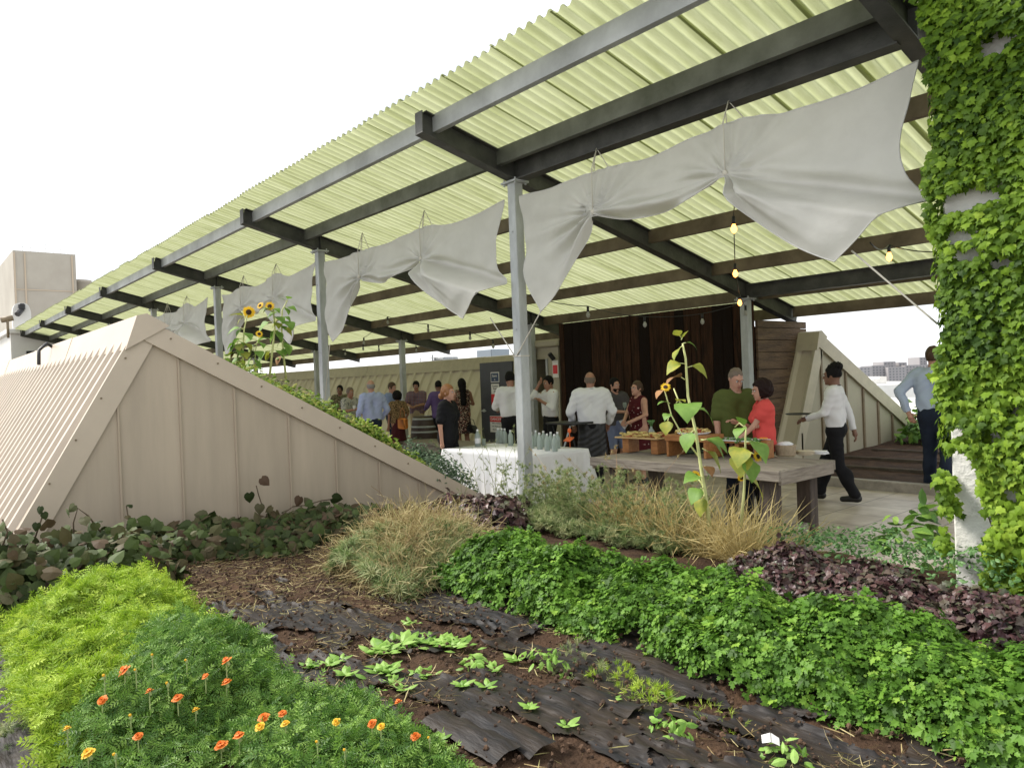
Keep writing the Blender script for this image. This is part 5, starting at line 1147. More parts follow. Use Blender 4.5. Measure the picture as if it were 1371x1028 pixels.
sunflower('sunflower with dark drooping head at the left of the slope group', sp, [(326, 500), (325, 470), (327, 440), (331, 422)], [(327, 440, -.8, .1, .20, SL_, .7), (330, 424, -.9, .3, .18, SY, .3), (326, 452, -.6, -.2, .2, SL_, 1), (327, 446, .5, 0, .15, SL_, .9), (326, 470, .5, -.2, .14, SY, .9)], [(333, 418, .2, -.1, .085)], .014)
sunflower('sunflower with an open yellow face in the middle of the slope group', sp, [(361, 505), (364, 475), (368, 440), (366, 415), (361, 409)], [(366, 430, -.8, -.2, .22, SL_, .8), (367, 425, .8, .1, .18, SL_, .8), (364, 455, -.9, .4, .2, SL_, .9), (362, 470, -.7, -.2, .2, SL_, 1.1), (367, 440, .5, -.4, .18, SL_, 1)], [(361, 410, .0, .25, .07), (348, 409, -.5, .5, .055)], .017, [[(366, 418), (356, 412), (349, 410)]])
sunflower('tall leafy sunflower bud stalk at the right of the slope group', sp, [(383, 507), (379, 470), (377, 440), (378, 415), (385, 402)], [(378, 430, .8, .0, .22, SL_, .8), (379, 420, -.7, .2, .2, SL_, .7), (378, 440, -.8, -.3, .22, SL_, 1.0), (379, 455, .4, -.4, .2, SL_, 1.1), (381, 412, .9, .1, .16, SL_, .5), (384, 402, .6, .6, .10, SL_, .4), (384, 404, -.6, .5, .1, SL_, .4), (379, 475, -.5, -.4, .15, SBn, 1.2)], [], .016)
sunflower('thin sunflower with a tiny yellow bloom in the slope group', sp, [(341, 502), (342, 470), (346, 450)], [(343, 455, -.6, .2, .15, SL_, .9), (342, 470, .6, 0, .15, SL_, 1), (342, 465, -.5, -.3, .14, SY, 1)], [(347, 447, .4, .3, .05)], .009)
sunflower('bare dry sunflower stalk at the left end of the slope group', sp, [(317, 498), (318, 470), (318, 455)], [(318, 470, -.6, -.3, .12, SBn, 1), (318, 460, .4, -.2, .12, SY, 1)], [], .008)
# ------------------------------------------------------------------ people: one smooth body surface from a distance field
def nets(fn, lo, hi, h):
    lo = np.array(lo, float); hi = np.array(hi, float); n = np.maximum(np.ceil((hi-lo)/h).astype(int)+1, 4)
    ax = [lo[k]+h*np.arange(n[k]) for k in range(3)]; X, Y, Z = np.meshgrid(*ax, indexing='ij')
    D = fn(np.stack([X, Y, Z], -1).reshape(-1, 3)).reshape(n).astype(np.float32)
    D[0] = D[-1] = np.abs(D[0])+1e-3; D[:, 0] = np.abs(D[:, 0])+1e-3; D[:, -1] = np.abs(D[:, -1])+1e-3; D[:, :, 0] = np.abs(D[:, :, 0])+1e-3; D[:, :, -1] = np.abs(D[:, :, -1])+1e-3
    S = D < 0; nc = n-1; cnt = np.zeros(nc); acc = np.zeros((*nc, 3))
    cs = lambda A, o: A[o[0]:o[0]+nc[0], o[1]:o[1]+nc[1], o[2]:o[2]+nc[2]]
    for axis in range(3):
        for u in (0, 1):
            for v in (0, 1):
                o = [0, 0, 0]; oth = [k for k in range(3) if k != axis]; o[oth[0]] = u; o[oth[1]] = v; p = list(o); p[axis] = 1
                d0, d1 = cs(D, o), cs(D, p); cr_ = cs(S, o) != cs(S, p); t = np.where(cr_, d0/(d0-d1+1e-12), 0)
                pos = np.zeros((*nc, 3)); pos[..., oth[0]] = u; pos[..., oth[1]] = v; pos[..., axis] = t
                acc += pos*cr_[..., None]; cnt += cr_
    act = cnt > 0; idx = -np.ones(nc, int); idx[act] = np.arange(act.sum()); ijk = np.stack(np.nonzero(act), 1)
    V = lo+h*(ijk+acc[act]/cnt[act][:, None]); Fs = []
    for axis in range(3):
        o1, o2 = [(1, 2), (2, 0), (0, 1)][axis]; sl = [slice(1, nc[k]) for k in range(3)]; sl[axis] = slice(0, nc[axis])
        a_ = S[tuple(sl)]; sl2 = list(sl); sl2[axis] = slice(1, nc[axis]+1); b_ = S[tuple(sl2)]
        cr_ = a_ != b_; I = np.stack(np.nonzero(cr_), 1)
        base = I.copy(); base[:, o1] += 1; base[:, o2] += 1
        def g(d1, d2): q = base.copy(); q[:, o1] -= d1; q[:, o2] -= d2; return idx[q[:, 0], q[:, 1], q[:, 2]]
        quad = np.stack([g(1, 1), g(0, 1), g(0, 0), g(1, 0)], 1); fl = a_[cr_]; quad[~fl] = quad[~fl][:, ::-1]; Fs.append(quad)
    return V, np.concatenate(Fs)
def cap_(P, a, b, r1, r2):
    a = np.array(a, float); b = np.array(b, float); d = b-a; L = max(d.dot(d), 1e-9); t = np.clip(((P-a)@d)/L, 0, 1)
    return np.linalg.norm(P-a-t[:, None]*d, axis=1)-(r1+(r2-r1)*t)
def ell_(P, c, r, Rm=None):
    q = P-np.array(c, float)
    if Rm is not None: q = q@Rm
    r = np.array(r, float); k0 = np.linalg.norm(q/r, axis=1); k1 = np.linalg.norm(q/r**2, axis=1)+1e-9; return k0*(k0-1)/k1
def smin(a, b, k): h = np.clip(.5+.5*(b-a)/k, 0, 1); return b*(1-h)+a*h-k*h*(1-h)
def un(ds, k=.03):
    r = ds[0]
    for d in ds[1:]: r = smin(r, d, k)
    return r
def ik(A, T, l1, l2, pole):
    A = np.array(A, float); T = np.array(T, float); v = T-A; d = np.linalg.norm(v)
    if d > l1+l2-.004: v = v*(l1+l2-.004)/d; d = l1+l2-.004; T = A+v
    u = v/d; x = (l1*l1-l2*l2+d*d)/(2*d); h = math.sqrt(max(l1*l1-x*x, 0)); p = np.array(pole, float); p = p-u*p.dot(u); p /= np.linalg.norm(p); return A+u*x+p*h, T
def rotm(yaw, pitch=0, roll=0):
    return np.array(Matrix.Rotation(yaw, 3, 'Z') @ Matrix.Rotation(pitch, 3, 'X') @ Matrix.Rotation(roll, 3, 'Y'))
def person(label, x, F, height, face, rh, lh, top, legs, hair, skin='skin', head=(0, 0), feet=None, stand=(0., 0.), build=1.0, female=False, lean=0., extras=None, z0=0.0, hg=None, pole=None, back=False):
    """local frame: x = the person's left, -y = forward, z up, metres at 1.75 m. face: 0 towards the camera, 90 towards picture left, 180 away"""
    yh = 540-.038*(x+150); p = atF(x, yh, F); e = empty('person', W(p[0], p[1], z0), 0, label, 'person')
    tocam = -np.array([-p[0], p[1]])/math.hypot(p[0], p[1]); ang = math.atan2(tocam[1], tocam[0])-R(face)        # heading of the face
    e.rotation_euler = (0, 0, ang+PI/2); s_ = height/1.75; h = .0135 if F < 12.5 else .018; rnd_ = random.Random(int(x*7+F))
    w_ = (.165 if female else .19)*build; hipw = .085
    pelv = np.array([0, 0, .95]); chest = np.array([0, -lean, 1.34]); LS = np.array([w_, .005-lean, 1.43]); RS = np.array([-w_, .005-lean, 1.43])
    nk = np.array([0, .01-lean*1.1, 1.47]); hc = np.array([0, -.02-lean*1.25, 1.635]); HR = rotm(R(head[0]), R(head[1]))
    LE, LH = ik(LS, lh, .285, .265, (pole or (.6, .8, -.4))); pr = (-(pole or (.6, .8, -.4))[0], (pole or (.6, .8, -.4))[1], (pole or (.6, .8, -.4))[2]); RE, RH = ik(RS, rh, .285, .265, pr)
    ft = feet or ((.10, .0, 0), (-.10, .0, 0))                       # (x, y, lift) left and right
    LA = np.array([ft[0][0], ft[0][1], .085+ft[0][2]]); RA = np.array([ft[1][0], ft[1][1], .085+ft[1][2]])
    LHp = np.array([hipw, 0, .90]); RHp = np.array([-hipw, 0, .90]); LK, LA = ik(LHp, LA, .42, .41, (0.05, -1, 0)); RK, RA = ik(RHp, RA, .42, .41, (-.05, -1, 0))
    wd = (.155 if female else .165)*build
    def torso(P, g=0, z=1.0):
        ch = .095*build+g; D = []
        for sx in (-1, 1):
            x1 = sx*(w_-.075); D += [cap_(P, (x1, .0-lean, 1.37), (sx*.07, -.0-lean*.4, 1.10), ch*(.93 if female else 1.0), (.082 if female else .095)*build+g), cap_(P, (sx*.07, -lean*.4, 1.10), (sx*.075, .01, .95), (.082 if female else .095)*build+g, (.105 if female else .098)*build+g)]
        D += [cap_(P, LS-[.05, 0, -.005], RS+[.05, 0, .005], .062+g, .062+g), cap_(P, (0, .005-lean, 1.42), nk+[0, .0, .02], .08+g, .05+g*.4)]
        if female: D += [ell_(P, (.07, -.085-lean, 1.29), (.06+g, .055+g, .06+g)), ell_(P, (-.07, -.085-lean, 1.29), (.06+g, .055+g, .06+g))]
        return un(D, .05)
    ar = (.04 if female else .047)*build
    def arm(P, S_, E_, H_, g=0, g2=None, part='all'):
        g2 = g if g2 is None else g2; D = [cap_(P, S_, E_, ar+.008+g, ar-.008+g2)]
        if part == 'all': D.append(cap_(P, E_, H_, ar-.009+g2, .027+g2))
        return un(D, .02)
    def leg(P, H_, K_, A_, g=0, gb=None): gb = g if gb is None else gb; return un([cap_(P, H_, K_, .082*build+g, .055+g*.9), cap_(P, K_, A_, .055+g*.9, .04+gb), ell_(P, K_*.62+A_*.38+[0, .025, 0], (.052+g, .055+g, .12))], .03)
    def headf(P):
        q = (P-hc)@HR; D = [ell_(q, (0, .012, .02), (.075, .096, .105)), ell_(q, (0, -.035, -.055), (.055, .062, .068))]; d = un(D, .04)
        d = un([d, cap_(q, (0, -.098, .012), (0, -.112, -.022), .008, .014), ell_(q, (0, -.088, -.058), (.024, .014, .012)), ell_(q, (0, -.082, -.098), (.024, .02, .018)), ell_(q, (0, -.088, .032), (.055, .014, .012))], .012)
        for sx in (-1, 1): d = smin(d, ell_(q, (sx*.077, .01, .0), (.010, .022, .032)), .006); d = np.maximum(d, -ell_(q, (sx*.030, -.104, .010), (.017, .010, .009)))
        return d
    def hand_(P, H_, E_):
        d = (H_-E_)/np.linalg.norm(H_-E_); return cap_(P, H_, H_+d*.06, .026, .034)
    def body(P):
        D = [torso(P), cap_(P, nk+[0, .005, -.02], hc+HR@np.array([0, .03, -.05]), .058 if not female else .05, .052 if not female else .045), arm(P, LS, LE, LH), arm(P, RS, RE, RH), leg(P, LHp, LK, LA), leg(P, RHp, RK, RA)]
        d = un(D, .03); d = smin(d, headf(P), .012); d = smin(d, np.minimum(hand_(P, LH, LE), hand_(P, RH, RE)), .015)
        for A_ in (LA, RA): d = smin(d, cap_(P, A_+[0, -.0, -.05], A_+[0, -.13, -.06], .035, .028), .02)
        return d
    pts = np.array([LH, RH, LE, RE, LA, RA, LK, RK, hc, pelv, LS, RS]); lo = pts.min(0)-[.16, .2, .14]; hi = pts.max(0)+[.16, .16, .16]; lo[2] = -.02; hi[2] = 1.80
    V, Fq = nets(body, lo, hi, h); Vl = [V]; Fl = Fq.tolist(); mi = [0]*len(Fl); nV = len(V)
    mb = MB()
    # fingers and thumb on each hand
    for side, H_, E_ in ((1, LH, LE), (-1, RH, RE)):
        d = Vector((H_-E_)).normalized(); nrm = d.cross(Vector((0, 0, 1)) if abs(d.z) < .8 else Vector((0, 1, 0))).normalized(); pal = nrm.cross(d)
        if (hg or {}).get('flat'): nrm, pal = pal, nrm
        for k, L in enumerate((.068, .078, .072, .055)):
            o = Vector(H_)+d*.085+nrm*(k-1.5)*.018; c = pal*(-1)*.35; p1 = o+d*L*.45+c*L*.2; p2 = p1+(d*.8+c*1.6).normalized()*L*.32; p3 = p2+(d*.3+c*2).normalized()*L*.28
            mb.tube([o-d*.02, p1, p2, p3], [.0095, .009, .008, .0065], 6, 0)
        o = Vector(H_)+d*.035-nrm*.028*1; mb.tube([o, o+(d*.6-nrm*.8).normalized()*.035, o+(d*1.1-nrm*.9).normalized()*.062], [.012, .010, .008], 6, 0)
    # eyes, brows, mouth
    for sx in (-1, 1):
        c = hc+HR@np.array([sx*.030, -.091, .010]); mb.ell(c, (.013, .012, .0095), 8, 5, 1, Matrix(HR.tolist())); c = hc+HR@np.array([sx*.030, -.101, .010]); mb.ell(c, (.0058, .004, .0065), 7, 4, 2, Matrix(HR.tolist()))
        if skin: c = hc+HR@np.array([sx*.031, -.100, .030]); mb.ell(c, (.018, .006, .0038), 7, 4, 4, Matrix(HR.tolist()))
    c = hc+HR@np.array([0, -.1005, -.058]); mb.ell(c, (.021, .006, .006), 8, 5, 3, Matrix(HR.tolist()))
    Vl.append(np.array(mb.v)); Fl += [[i+nV for i in f] for f in mb.f]; mi += mb.m
    hm = hair[1]; b = npmesh('body', np.vstack(Vl)*s_, Fl, [G[skin], G['eye'], G['pupil'], G['lip'], hm], e, mi, True)
    def shell(nm, fn, m_, lo_, hi_, hh=None):
        V, F_ = nets(fn, lo_, hi_, hh or h)
        if len(V): return npmesh(nm, V*s_, F_, m_, e, None, True)
    # hair
    st = hair[0]
    def hairf(P):
        q = (P-hc)@HR; noise = .0045*np.sin(q[:, 0]*95+q[:, 2]*60)*np.sin(q[:, 1]*80+1)
        cap0 = ell_(q, (0, .018, .03), (.086, .103, .112))-noise
        front = -(q[:, 1]+.052)-np.clip(q[:, 2]-.055, 0, 1)*1.6       # <0 behind the hairline
        if st == 'short': return np.maximum(np.maximum(cap0, front), -(q[:, 2]+.045))
        if st == 'cropped': return np.maximum(np.maximum(cap0+.006, front+.01), -(q[:, 2]+.03))
        if st == 'bald': return np.maximum(np.maximum(cap0+.004, np.maximum(q[:, 2]-.045, -(q[:, 1]+.01))), -(q[:, 2]+.05))
        if st == 'bun': return smin(np.maximum(np.maximum(cap0-.004, front), -(q[:, 2]+.06)), ell_(q, (0, .125, -.045), (.05, .045, .055))-noise*2, .02)
        if st == 'tied': return smin(np.maximum(np.maximum(cap0, front), -(q[:, 2]+.05)), ell_(q, (0, .12, -.01), (.03, .035, .04)), .02)
        if st == 'bob': return np.maximum(ell_(q, (0, .03, .015), (.122, .125, .138))-noise*2, np.maximum(front, -(q[:, 2]+.10)))
        if st == 'puff': return smin(np.maximum(np.maximum(cap0, front), -(q[:, 2]+.03)), ell_(q, (0, .055, .11), (.072, .085, .062))-noise*3, .02)
        if st == 'long': return smin(np.maximum(cap0-.006, front), np.maximum(cap_(q, (0, .06, .0), (0, .115, -.42), .085, .07)-noise*2, front), .04)
    hl = hc-[.2, .25, .2 if st != 'long' else .6]; shell('hair', hairf, hm, hl, hc+[.2, .25, .24], .010 if F < 12.5 else .013)
    if (extras or {}).get('beard'):
        shell('beard', lambda P: np.maximum(ell_((P-hc)@HR, (0, -.036, -.058), (.058, .064, .070)), ((P-hc)@HR)[:, 2]+.055+.0*P[:, 0]), hm, hc-[.14]*3, hc+[.14]*3, .010)
    # top garment
    fold = lambda P, k=1.: .0055*k*np.sin(P[:, 0]*38+P[:, 2]*22+3*np.sin(P[:, 2]*9))*np.sin(P[:, 2]*31+P[:, 1]*25+1)
    T = dict(sleeve='long', mat=G['white'], hem=.98, g=.016, neck=1.475, flare=0); T.update(top)
    def topf(P):
        g = T['g']; t = torso(P, g+.004)
        if T['flare']: t = smin(t, np.maximum(cap_(P, (0, 0, 1.05), (0, 0, T['hem']-.02), .11*build+g, .15*build+g+T['flare']), P[:, 2]-1.1), .05)
        D = [t]
        if T['sleeve'] == 'long': D += [arm(P, LS, LE, LH, g+.004, g), arm(P, RS, RE, RH, g+.004, g)]
        elif T['sleeve'] == 'rolled': D += [np.maximum(arm(P, A_, B_, C_, g+.004, g), ((P-(B_*.45+C_*.55))@((C_-B_)/np.linalg.norm(C_-B_)))) for A_, B_, C_ in ((LS, LE, LH), (RS, RE, RH))]
        elif T['sleeve'] == 'short': D += [cap_(P, A_, A_+(B_-A_)*.72, ar+.012+g, ar+.016+g) for A_, B_ in ((LS, LE), (RS, RE))]
        elif T['sleeve'] == 'cap': D += [cap_(P, A_, A_+(B_-A_)*.38, ar+.012+g, ar+.018+g) for A_, B_ in ((LS, LE), (RS, RE))]
        d = un(D, .022)-fold(P, T.get('fold', 1)); d = np.maximum(d, np.maximum(T['hem']-P[:, 2], -1)*np.where(np.abs(P[:, 0]) < 9, 1, 1) if T['sleeve'] in ('short', 'cap', 'none') else np.where(un([arm(P, LS, LE, LH, .03), arm(P, RS, RE, RH, .03)], .01) < 0, -1, T['hem']-P[:, 2]))
        d = np.maximum(d, -ell_(P, nk+[0, -.035 if not T.get('deep') else -.06, .035], (.062, .075, .05 if not T.get('deep') else .09)))
        if T['sleeve'] == 'none': d = np.maximum(d, np.abs(P[:, 0])-(w_-.012))
        for H_, E_ in ((LH, LE), (RH, RE)):
            if T['sleeve'] == 'long': dd = (H_-E_)/np.linalg.norm(H_-E_); loc = np.linalg.norm(P-H_, axis=1) < .12; d = np.where(loc, np.maximum(d, (P-H_)@dd+.005), d)
        return d
    lo2 = np.array([min(lo[0], -w_-.14), lo[1], min(T['hem']-.04, LH[2]-.08, RH[2]-.08) if T['sleeve'] in ('long', 'rolled') else T['hem']-.04]); hi2 = hi.copy(); hi2[2] = 1.56
    shell(T.get('name', 'shirt'), topf, T['mat'], lo2, hi2)
    if T.get('collar'): shell('collar', lambda P: np.maximum(cap_(P, nk+[0, .01, -.02], nk+[0, 0.0, .035], .072, .062), -cap_(P, nk+[0, .01, -.04], nk+[0, -.01, .06], .058, .055)), T['mat'], nk-[.12, .12, .06], nk+[.12, .12, .09], .009)
    # lower garment
    Lg = dict(kind='trousers', mat=G['black'], to=.09, g=.014); Lg.update(legs)
    def legf(P):
        g = Lg['g']
        if Lg['kind'] == 'skirt': d = un([cap_(P, (.0, .0, .98), (0, 0, Lg['to']), .135*build+g, .19*build+g), cap_(P, (.06, 0, 1.05), (-.06, 0, 1.05), .10*build, .10*build)], .05)+.008*np.sin(np.arctan2(P[:, 1], P[:, 0])*11)*np.clip((1.0-P[:, 2])*2, 0, 1)
        else: d = un([leg(P, LHp, LK, LA, g, g+.008), leg(P, RHp, RK, RA, g, g+.008), cap_(P, (.06, .01, .95), (-.06, .01, .95), .105*build+g, .105*build+g), cap_(P, (.05, 0, 1.03), (-.05, 0, 1.03), .10*build+g*.6, .10*build+g*.6)], .035)
        d = d-fold(P, .8)
        return np.maximum(np.maximum(d, P[:, 2]-1.05), Lg['to']-P[:, 2])
    shell({'trousers': 'trousers', 'shorts': 'shorts', 'skirt': 'skirt'}[Lg['kind']], legf, Lg['mat'], np.array([lo[0], lo[1], Lg['to']-.04]), np.array([hi[0], hi[1], 1.12]))
    # shoes
    for A_ in (LA, RA):
        yawf = 0; shell('shoe', lambda P: np.maximum(un([cap_(P, A_+[0, .03, -.035], A_+[0, -.15, -.052], .047, .038), cap_(P, A_+[0, .01, -.03], A_+[0, .01, .02], .045, .045)], .03), (A_[2]-.085)-P[:, 2]), (extras or {}).get('shoe', G['black']), A_-[.09, .23, .11], A_+[.09, .12, .09])
    if (extras or {}).get('apron'):
        shell('apron', lambda P: np.maximum(np.maximum(un([cap_(P, (.07, 0, 1.03), (.08, 0, .5), .125*build, .14*build), cap_(P, (-.07, 0, 1.03), (-.08, 0, .5), .125*build, .14*build)], .05)-fold(P, 1.2), P[:, 2]-1.04), .45-P[:, 2]), G['black'], (-.32, -.24, .40), (.32, .24, 1.10))
    if (extras or {}).get('band'):
        m = MB(); c = Vector(nk*s_)+Vector((0, .0, .005)); ring = [c+Vector((.068*math.cos(t), .064*math.sin(t), .02+.015*math.sin(t))) for t in np.linspace(0, 2*PI, 20)]; m.tube(ring, .009, 6); m.build('neck_strap', G['black'], e, True)
    return e, dict(LH=LH*s_, RH=RH*s_, hc=hc*s_, s=s_, LE=LE*s_, RE=RE*s_)
def cloth_mat(nm, c, **k): return mat(nm, c, .85, spec=.2, bump=.15, bscale=120, **k)
def spot_mat(nm, base, spots, scale=28, thr=.58):
    m = mat(nm, base, .85, spec=.2); nt = m.node_tree; N = nt.nodes; P = N['Principled BSDF']; tc = N.new('ShaderNodeTexCoord'); prev = None
    col = None
    for i, c in enumerate(spots):
        v = N.new('ShaderNodeTexNoise'); v.inputs['Scale'].default_value = scale*(1+.3*i); v.inputs['Detail'].default_value = 1; mp = N.new('ShaderNodeMapping'); mp.inputs['Location'].default_value = (i*5.3, i*2.1, i); nt.links.new(tc.outputs['Object'], mp.inputs[0]); nt.links.new(mp.outputs[0], v.inputs['Vector'])
        mr = N.new('ShaderNodeMath'); mr.operation = 'GREATER_THAN'; mr.inputs[1].default_value = thr; nt.links.new(v.outputs['Fac'], mr.inputs[0])
        mx = N.new('ShaderNodeMix'); mx.data_type = 'RGBA'; nt.links.new(mr.outputs[0], mx.inputs['Factor']); mx.inputs['B'].default_value = (*c, 1)
        if col is None: mx.inputs['A'].default_value = (*base, 1)
        else: nt.links.new(col, mx.inputs['A'])
        col = mx.outputs['Result']
    nt.links.new(col, P.inputs['Base Color']); return m
def plaid(nm, a, b, c):
    m = mat(nm, a, .85, spec=.2); nt = m.node_tree; N = nt.nodes; P = N['Principled BSDF']; tc = N.new('ShaderNodeTexCoord'); col = None
    for i, (d, cc, sc2) in enumerate((('X', b, 5), ('Z', b, 5), ('X', c, 9), ('Z', c, 9))):
        w_ = N.new('ShaderNodeTexWave'); w_.bands_direction = d; w_.inputs['Scale'].default_value = sc2; nt.links.new(tc.outputs['Object'], w_.inputs['Vector'])
        mr = N.new('ShaderNodeMath'); mr.operation = 'GREATER_THAN'; mr.inputs[1].default_value = .62 if i < 2 else .9; nt.links.new(w_.outputs['Fac'], mr.inputs[0]); m2 = N.new('ShaderNodeMath'); m2.operation = 'MULTIPLY'; m2.inputs[1].default_value = .55; nt.links.new(mr.outputs[0], m2.inputs[0])
        mx = N.new('ShaderNodeMix'); mx.data_type = 'RGBA'; nt.links.new(m2.outputs[0], mx.inputs['Factor']); mx.inputs['B'].default_value = (*cc, 1)
        if col is None: mx.inputs['A'].default_value = (*a, 1)
        else: nt.links.new(col, mx.inputs['A'])
        col = mx.outputs['Result']
    nt.links.new(col, P.inputs['Base Color']); return m
Hb = mat('black_hair', (.008, .007, .007), .7, spec=.15); Hbr = mat('brown_hair', (.07, .04, .022), .5, spec=.3); Hg = mat('grey_hair', (.30, .29, .28), .6); Hgb = mat('greying_brown_hair', (.16, .12, .09), .6); Hbl = mat('auburn_hair', (.30, .13, .045), .5); Hdr = mat('dark_auburn_hair', (.018, .009, .008), .7, spec=.15)
Wh = cloth_mat('white_shirt_cotton', (.74, .74, .76)); Bk = mat('black_cotton', (.010, .010, .012), .8, spec=.2); Den = cloth_mat('dark_denim', (.02, .028, .05)); Kh = cloth_mat('khaki', (.36, .29, .19))
def wp(e, v):                # local point of a person -> world
    r_ = Matrix.Rotation(e.rotation_euler.z, 3, 'Z'); return Vector(e.location)+r_ @ Vector(v)
# 1-3: far left group
person('dark-haired man in an olive floral shirt, farthest left of the group', 455, 20, 1.72, 20, (-.15, -.3, 1.15), (.15, -.3, 1.15), dict(sleeve='short', mat=spot_mat('olive_floral', (.12, .11, .06), [(.30, .27, .18), (.04, .04, .03)]), hem=.92), dict(mat=Kh), ('short', Hb), 'skind')
e, j = person('grey-haired man in a pale patterned shirt holding a white cup at left', 468, 17.5, 1.66, -35, (-.12, -.34, 1.22), (.18, -.25, 1.1), dict(sleeve='short', mat=spot_mat('pale_pattern', (.48, .46, .40), [(.14, .15, .15), (.30, .32, .33)], 34), hem=.9), dict(mat=Kh), ('short', Hgb), 'skinb', head=(0, 0))
q = wp(e, j['RH']); m = MB().lathe((0, 0, 0), [(0, 0), (.028, 0), (.038, .09), (.034, .09), (.026, .006)], 12); o = m.build('paper_cup', G['label'], None, True); o.location = q+Vector((0, 0, .0)); tag(o, 'white paper cup held by the grey-haired man in the patterned shirt', 'cup')
person('bald elderly man in a pale blue shirt seen from behind', 497, 14.8, 1.80, 150, (-.26, -.12, .98), (.26, -.12, .98), dict(sleeve='long', mat=cloth_mat('pale_blue_cotton', (.42, .48, .74)), collar=True, fold=1.6), dict(mat=Den), ('bald', Hg), 'skin', build=1.04, head=(-25, 0), extras=dict(belt=1))
person('man in glasses and a blue shirt facing the woman with the orange bag', 524, 17.8, 1.74, -50, (-.12, -.32, 1.1), (.14, -.3, 1.08), dict(sleeve='long', mat=cloth_mat('slate_blue_cotton', (.24, .30, .52)), collar=True), dict(mat=Den), ('short', Hbr), 'skin', head=(0, 14))
e, j = person('short dark-haired woman in a leopard print top with an orange bag', 531, 16.6, 1.54, 172, (-.2, -.2, 1.0), (.25, .02, .88), dict(sleeve='short', mat=spot_mat('leopard_print', (.30, .20, .10), [(.03, .02, .012)], 60, .53), hem=.95, name='blouse'), dict(kind='skirt', to=.5, mat=cloth_mat('dark_red_skirt', (.06, .012, .015))), ('bob', Hb), 'skinb', female=True)
bg_ = atF(539, 559, 16.2); m = MB(); m.box((0, 0, -.13), (.30, .11, .24), 0, None, .03); ob = empty('handbag', W(*bg_), 0, 'orange leather handbag carried by the woman in leopard print', 'bag'); m.build('pouch', mat('orange_leather', (.62, .20, .03), .5), ob, True)
MB().tube([(-.11, 0, -.02), (-.08, 0, .14), (0, 0, .22), (.08, 0, .14), (.11, 0, -.02)], .009, 6).build('strap', mat('tan_strap', (.35, .13, .04), .5), ob, True)
person('dark-haired man in a red plaid shirt at the wine barrel', 557, 19, 1.75, 8, (-.12, -.36, 1.14), (.05, -.34, 1.14), dict(sleeve='short', mat=plaid('red_plaid', (.16, .05, .06), (.05, .05, .12), (.4, .35, .36)), hem=.92, collar=True), dict(mat=Kh), ('short', Hb), 'skinb', head=(0, 18))
person('dark-haired man in a purple shirt seen from behind at the barrel', 587, 17.2, 1.74, 150, (-.1, -.3, 1.12), (.2, -.32, 1.1), dict(sleeve='long', mat=cloth_mat('purple_cotton', (.13, .085, .22)), hem=.88), dict(mat=Bk), ('cropped', Hb), 'skind', head=(-15, 5))
person('auburn-haired woman in a black top and trousers walking past the white table', 598, 10.9, 1.66, -68, (-.25, .02, .80), (.25, -.02, .80), dict(sleeve='short', mat=Bk, hem=.86, g=.022, name='blouse'), dict(mat=Bk), ('bun', Hbl), 'skin', female=True, build=1.12, head=(-8, 0), feet=((.1, -.15, 0), (-.1, .15, 0)))
person('woman with very long black hair in a dark floral dress', 618, 17, 1.76, 165, (-.15, -.3, 1.2), (.24, -.05, .95), dict(sleeve='none', mat=spot_mat('dark_floral', (.035, .015, .015), [(.35, .16, .13), (.5, .42, .32)], 36, .6), hem=.98, name='dress_top'), dict(kind='skirt', to=.52, mat=bpy.data.materials['dark_floral']), ('long', Hb), 'skinb', female=True, build=1.05)
bg_ = atF(632, 574, 16.6); m = MB(); m.box((0, 0, 0), (.34, .12, .18), 0, Matrix.Rotation(.15, 3, 'Y'), .05); m.tube([(-.12, 0, .05), (-.05, 0, .22), (.06, 0, .2), (.13, 0, .05)], .008, 6); o = m.build('handbag', G['black'], None, True); o.location = W(*bg_); tag(o, 'black shoulder bag beside the woman in the floral dress', 'bag')
person('dark-haired man in a white shirt half hidden behind the nearest post', 683, 13.2, 1.84, 165, (-.16, -.34, 1.12), (.16, -.34, 1.12), dict(sleeve='long', mat=Wh, hem=1.0), dict(mat=Bk), ('short', Hb), 'skinb', head=(0, 15))
person('man in a rolled-sleeve white shirt holding a hand to his ear in the doorway', 735, 13.8, 1.74, 62, (-.14, -.15, 1.60), (.08, -.22, 1.30), dict(sleeve='rolled', mat=Wh, hem=1.0), dict(mat=Bk), ('short', Hb), 'skinb', head=(10, 12), pole=(.2, -.3, -1))
person('balding waiter in a white shirt and black apron seen from behind', 790, 11.3, 1.77, 176, (-.27, -.16, .97), (.27, -.16, .97), dict(sleeve='long', mat=Wh, g=.024, fold=1.2, collar=True), dict(mat=Bk), ('bald', Hgb), 'skinb', build=1.08, head=(-12, 0), extras=dict(apron=True, band=True), pole=(.7, .7, -.4))
e, j = person('bearded man in a grey shirt and blue shorts holding a wine glass', 822, 12.6, 1.66, -28, (.02, -.32, 1.16), (.12, -.34, 1.10), dict(sleeve='short', mat=cloth_mat('charcoal_grey_cotton', (.085, .078, .08)), hem=.86, g=.02, collar=True), dict(kind='shorts', to=.5, mat=cloth_mat('blue_grey_shorts', (.17, .20, .32))), ('short', Hb), 'skin', head=(8, 4), extras=dict(beard=True, shoe=G['pale']))
def wineglass(q, lab):
    m = MB().lathe((0, 0, -.06), [(.03, 0), (.03, .003), (.004, .006), (.004, .07), (.03, .10), (.033, .14), (.028, .17), (.026, .17), (.03, .14), (.026, .105), (0, .08)], 12); o = m.build('wine_glass', G['glass'], None, True); o.location = q; tag(o, lab, 'glass')
wineglass(wp(e, j['RH'])+Vector((0, 0, .05)), 'wine glass held by the bearded man in the grey shirt')
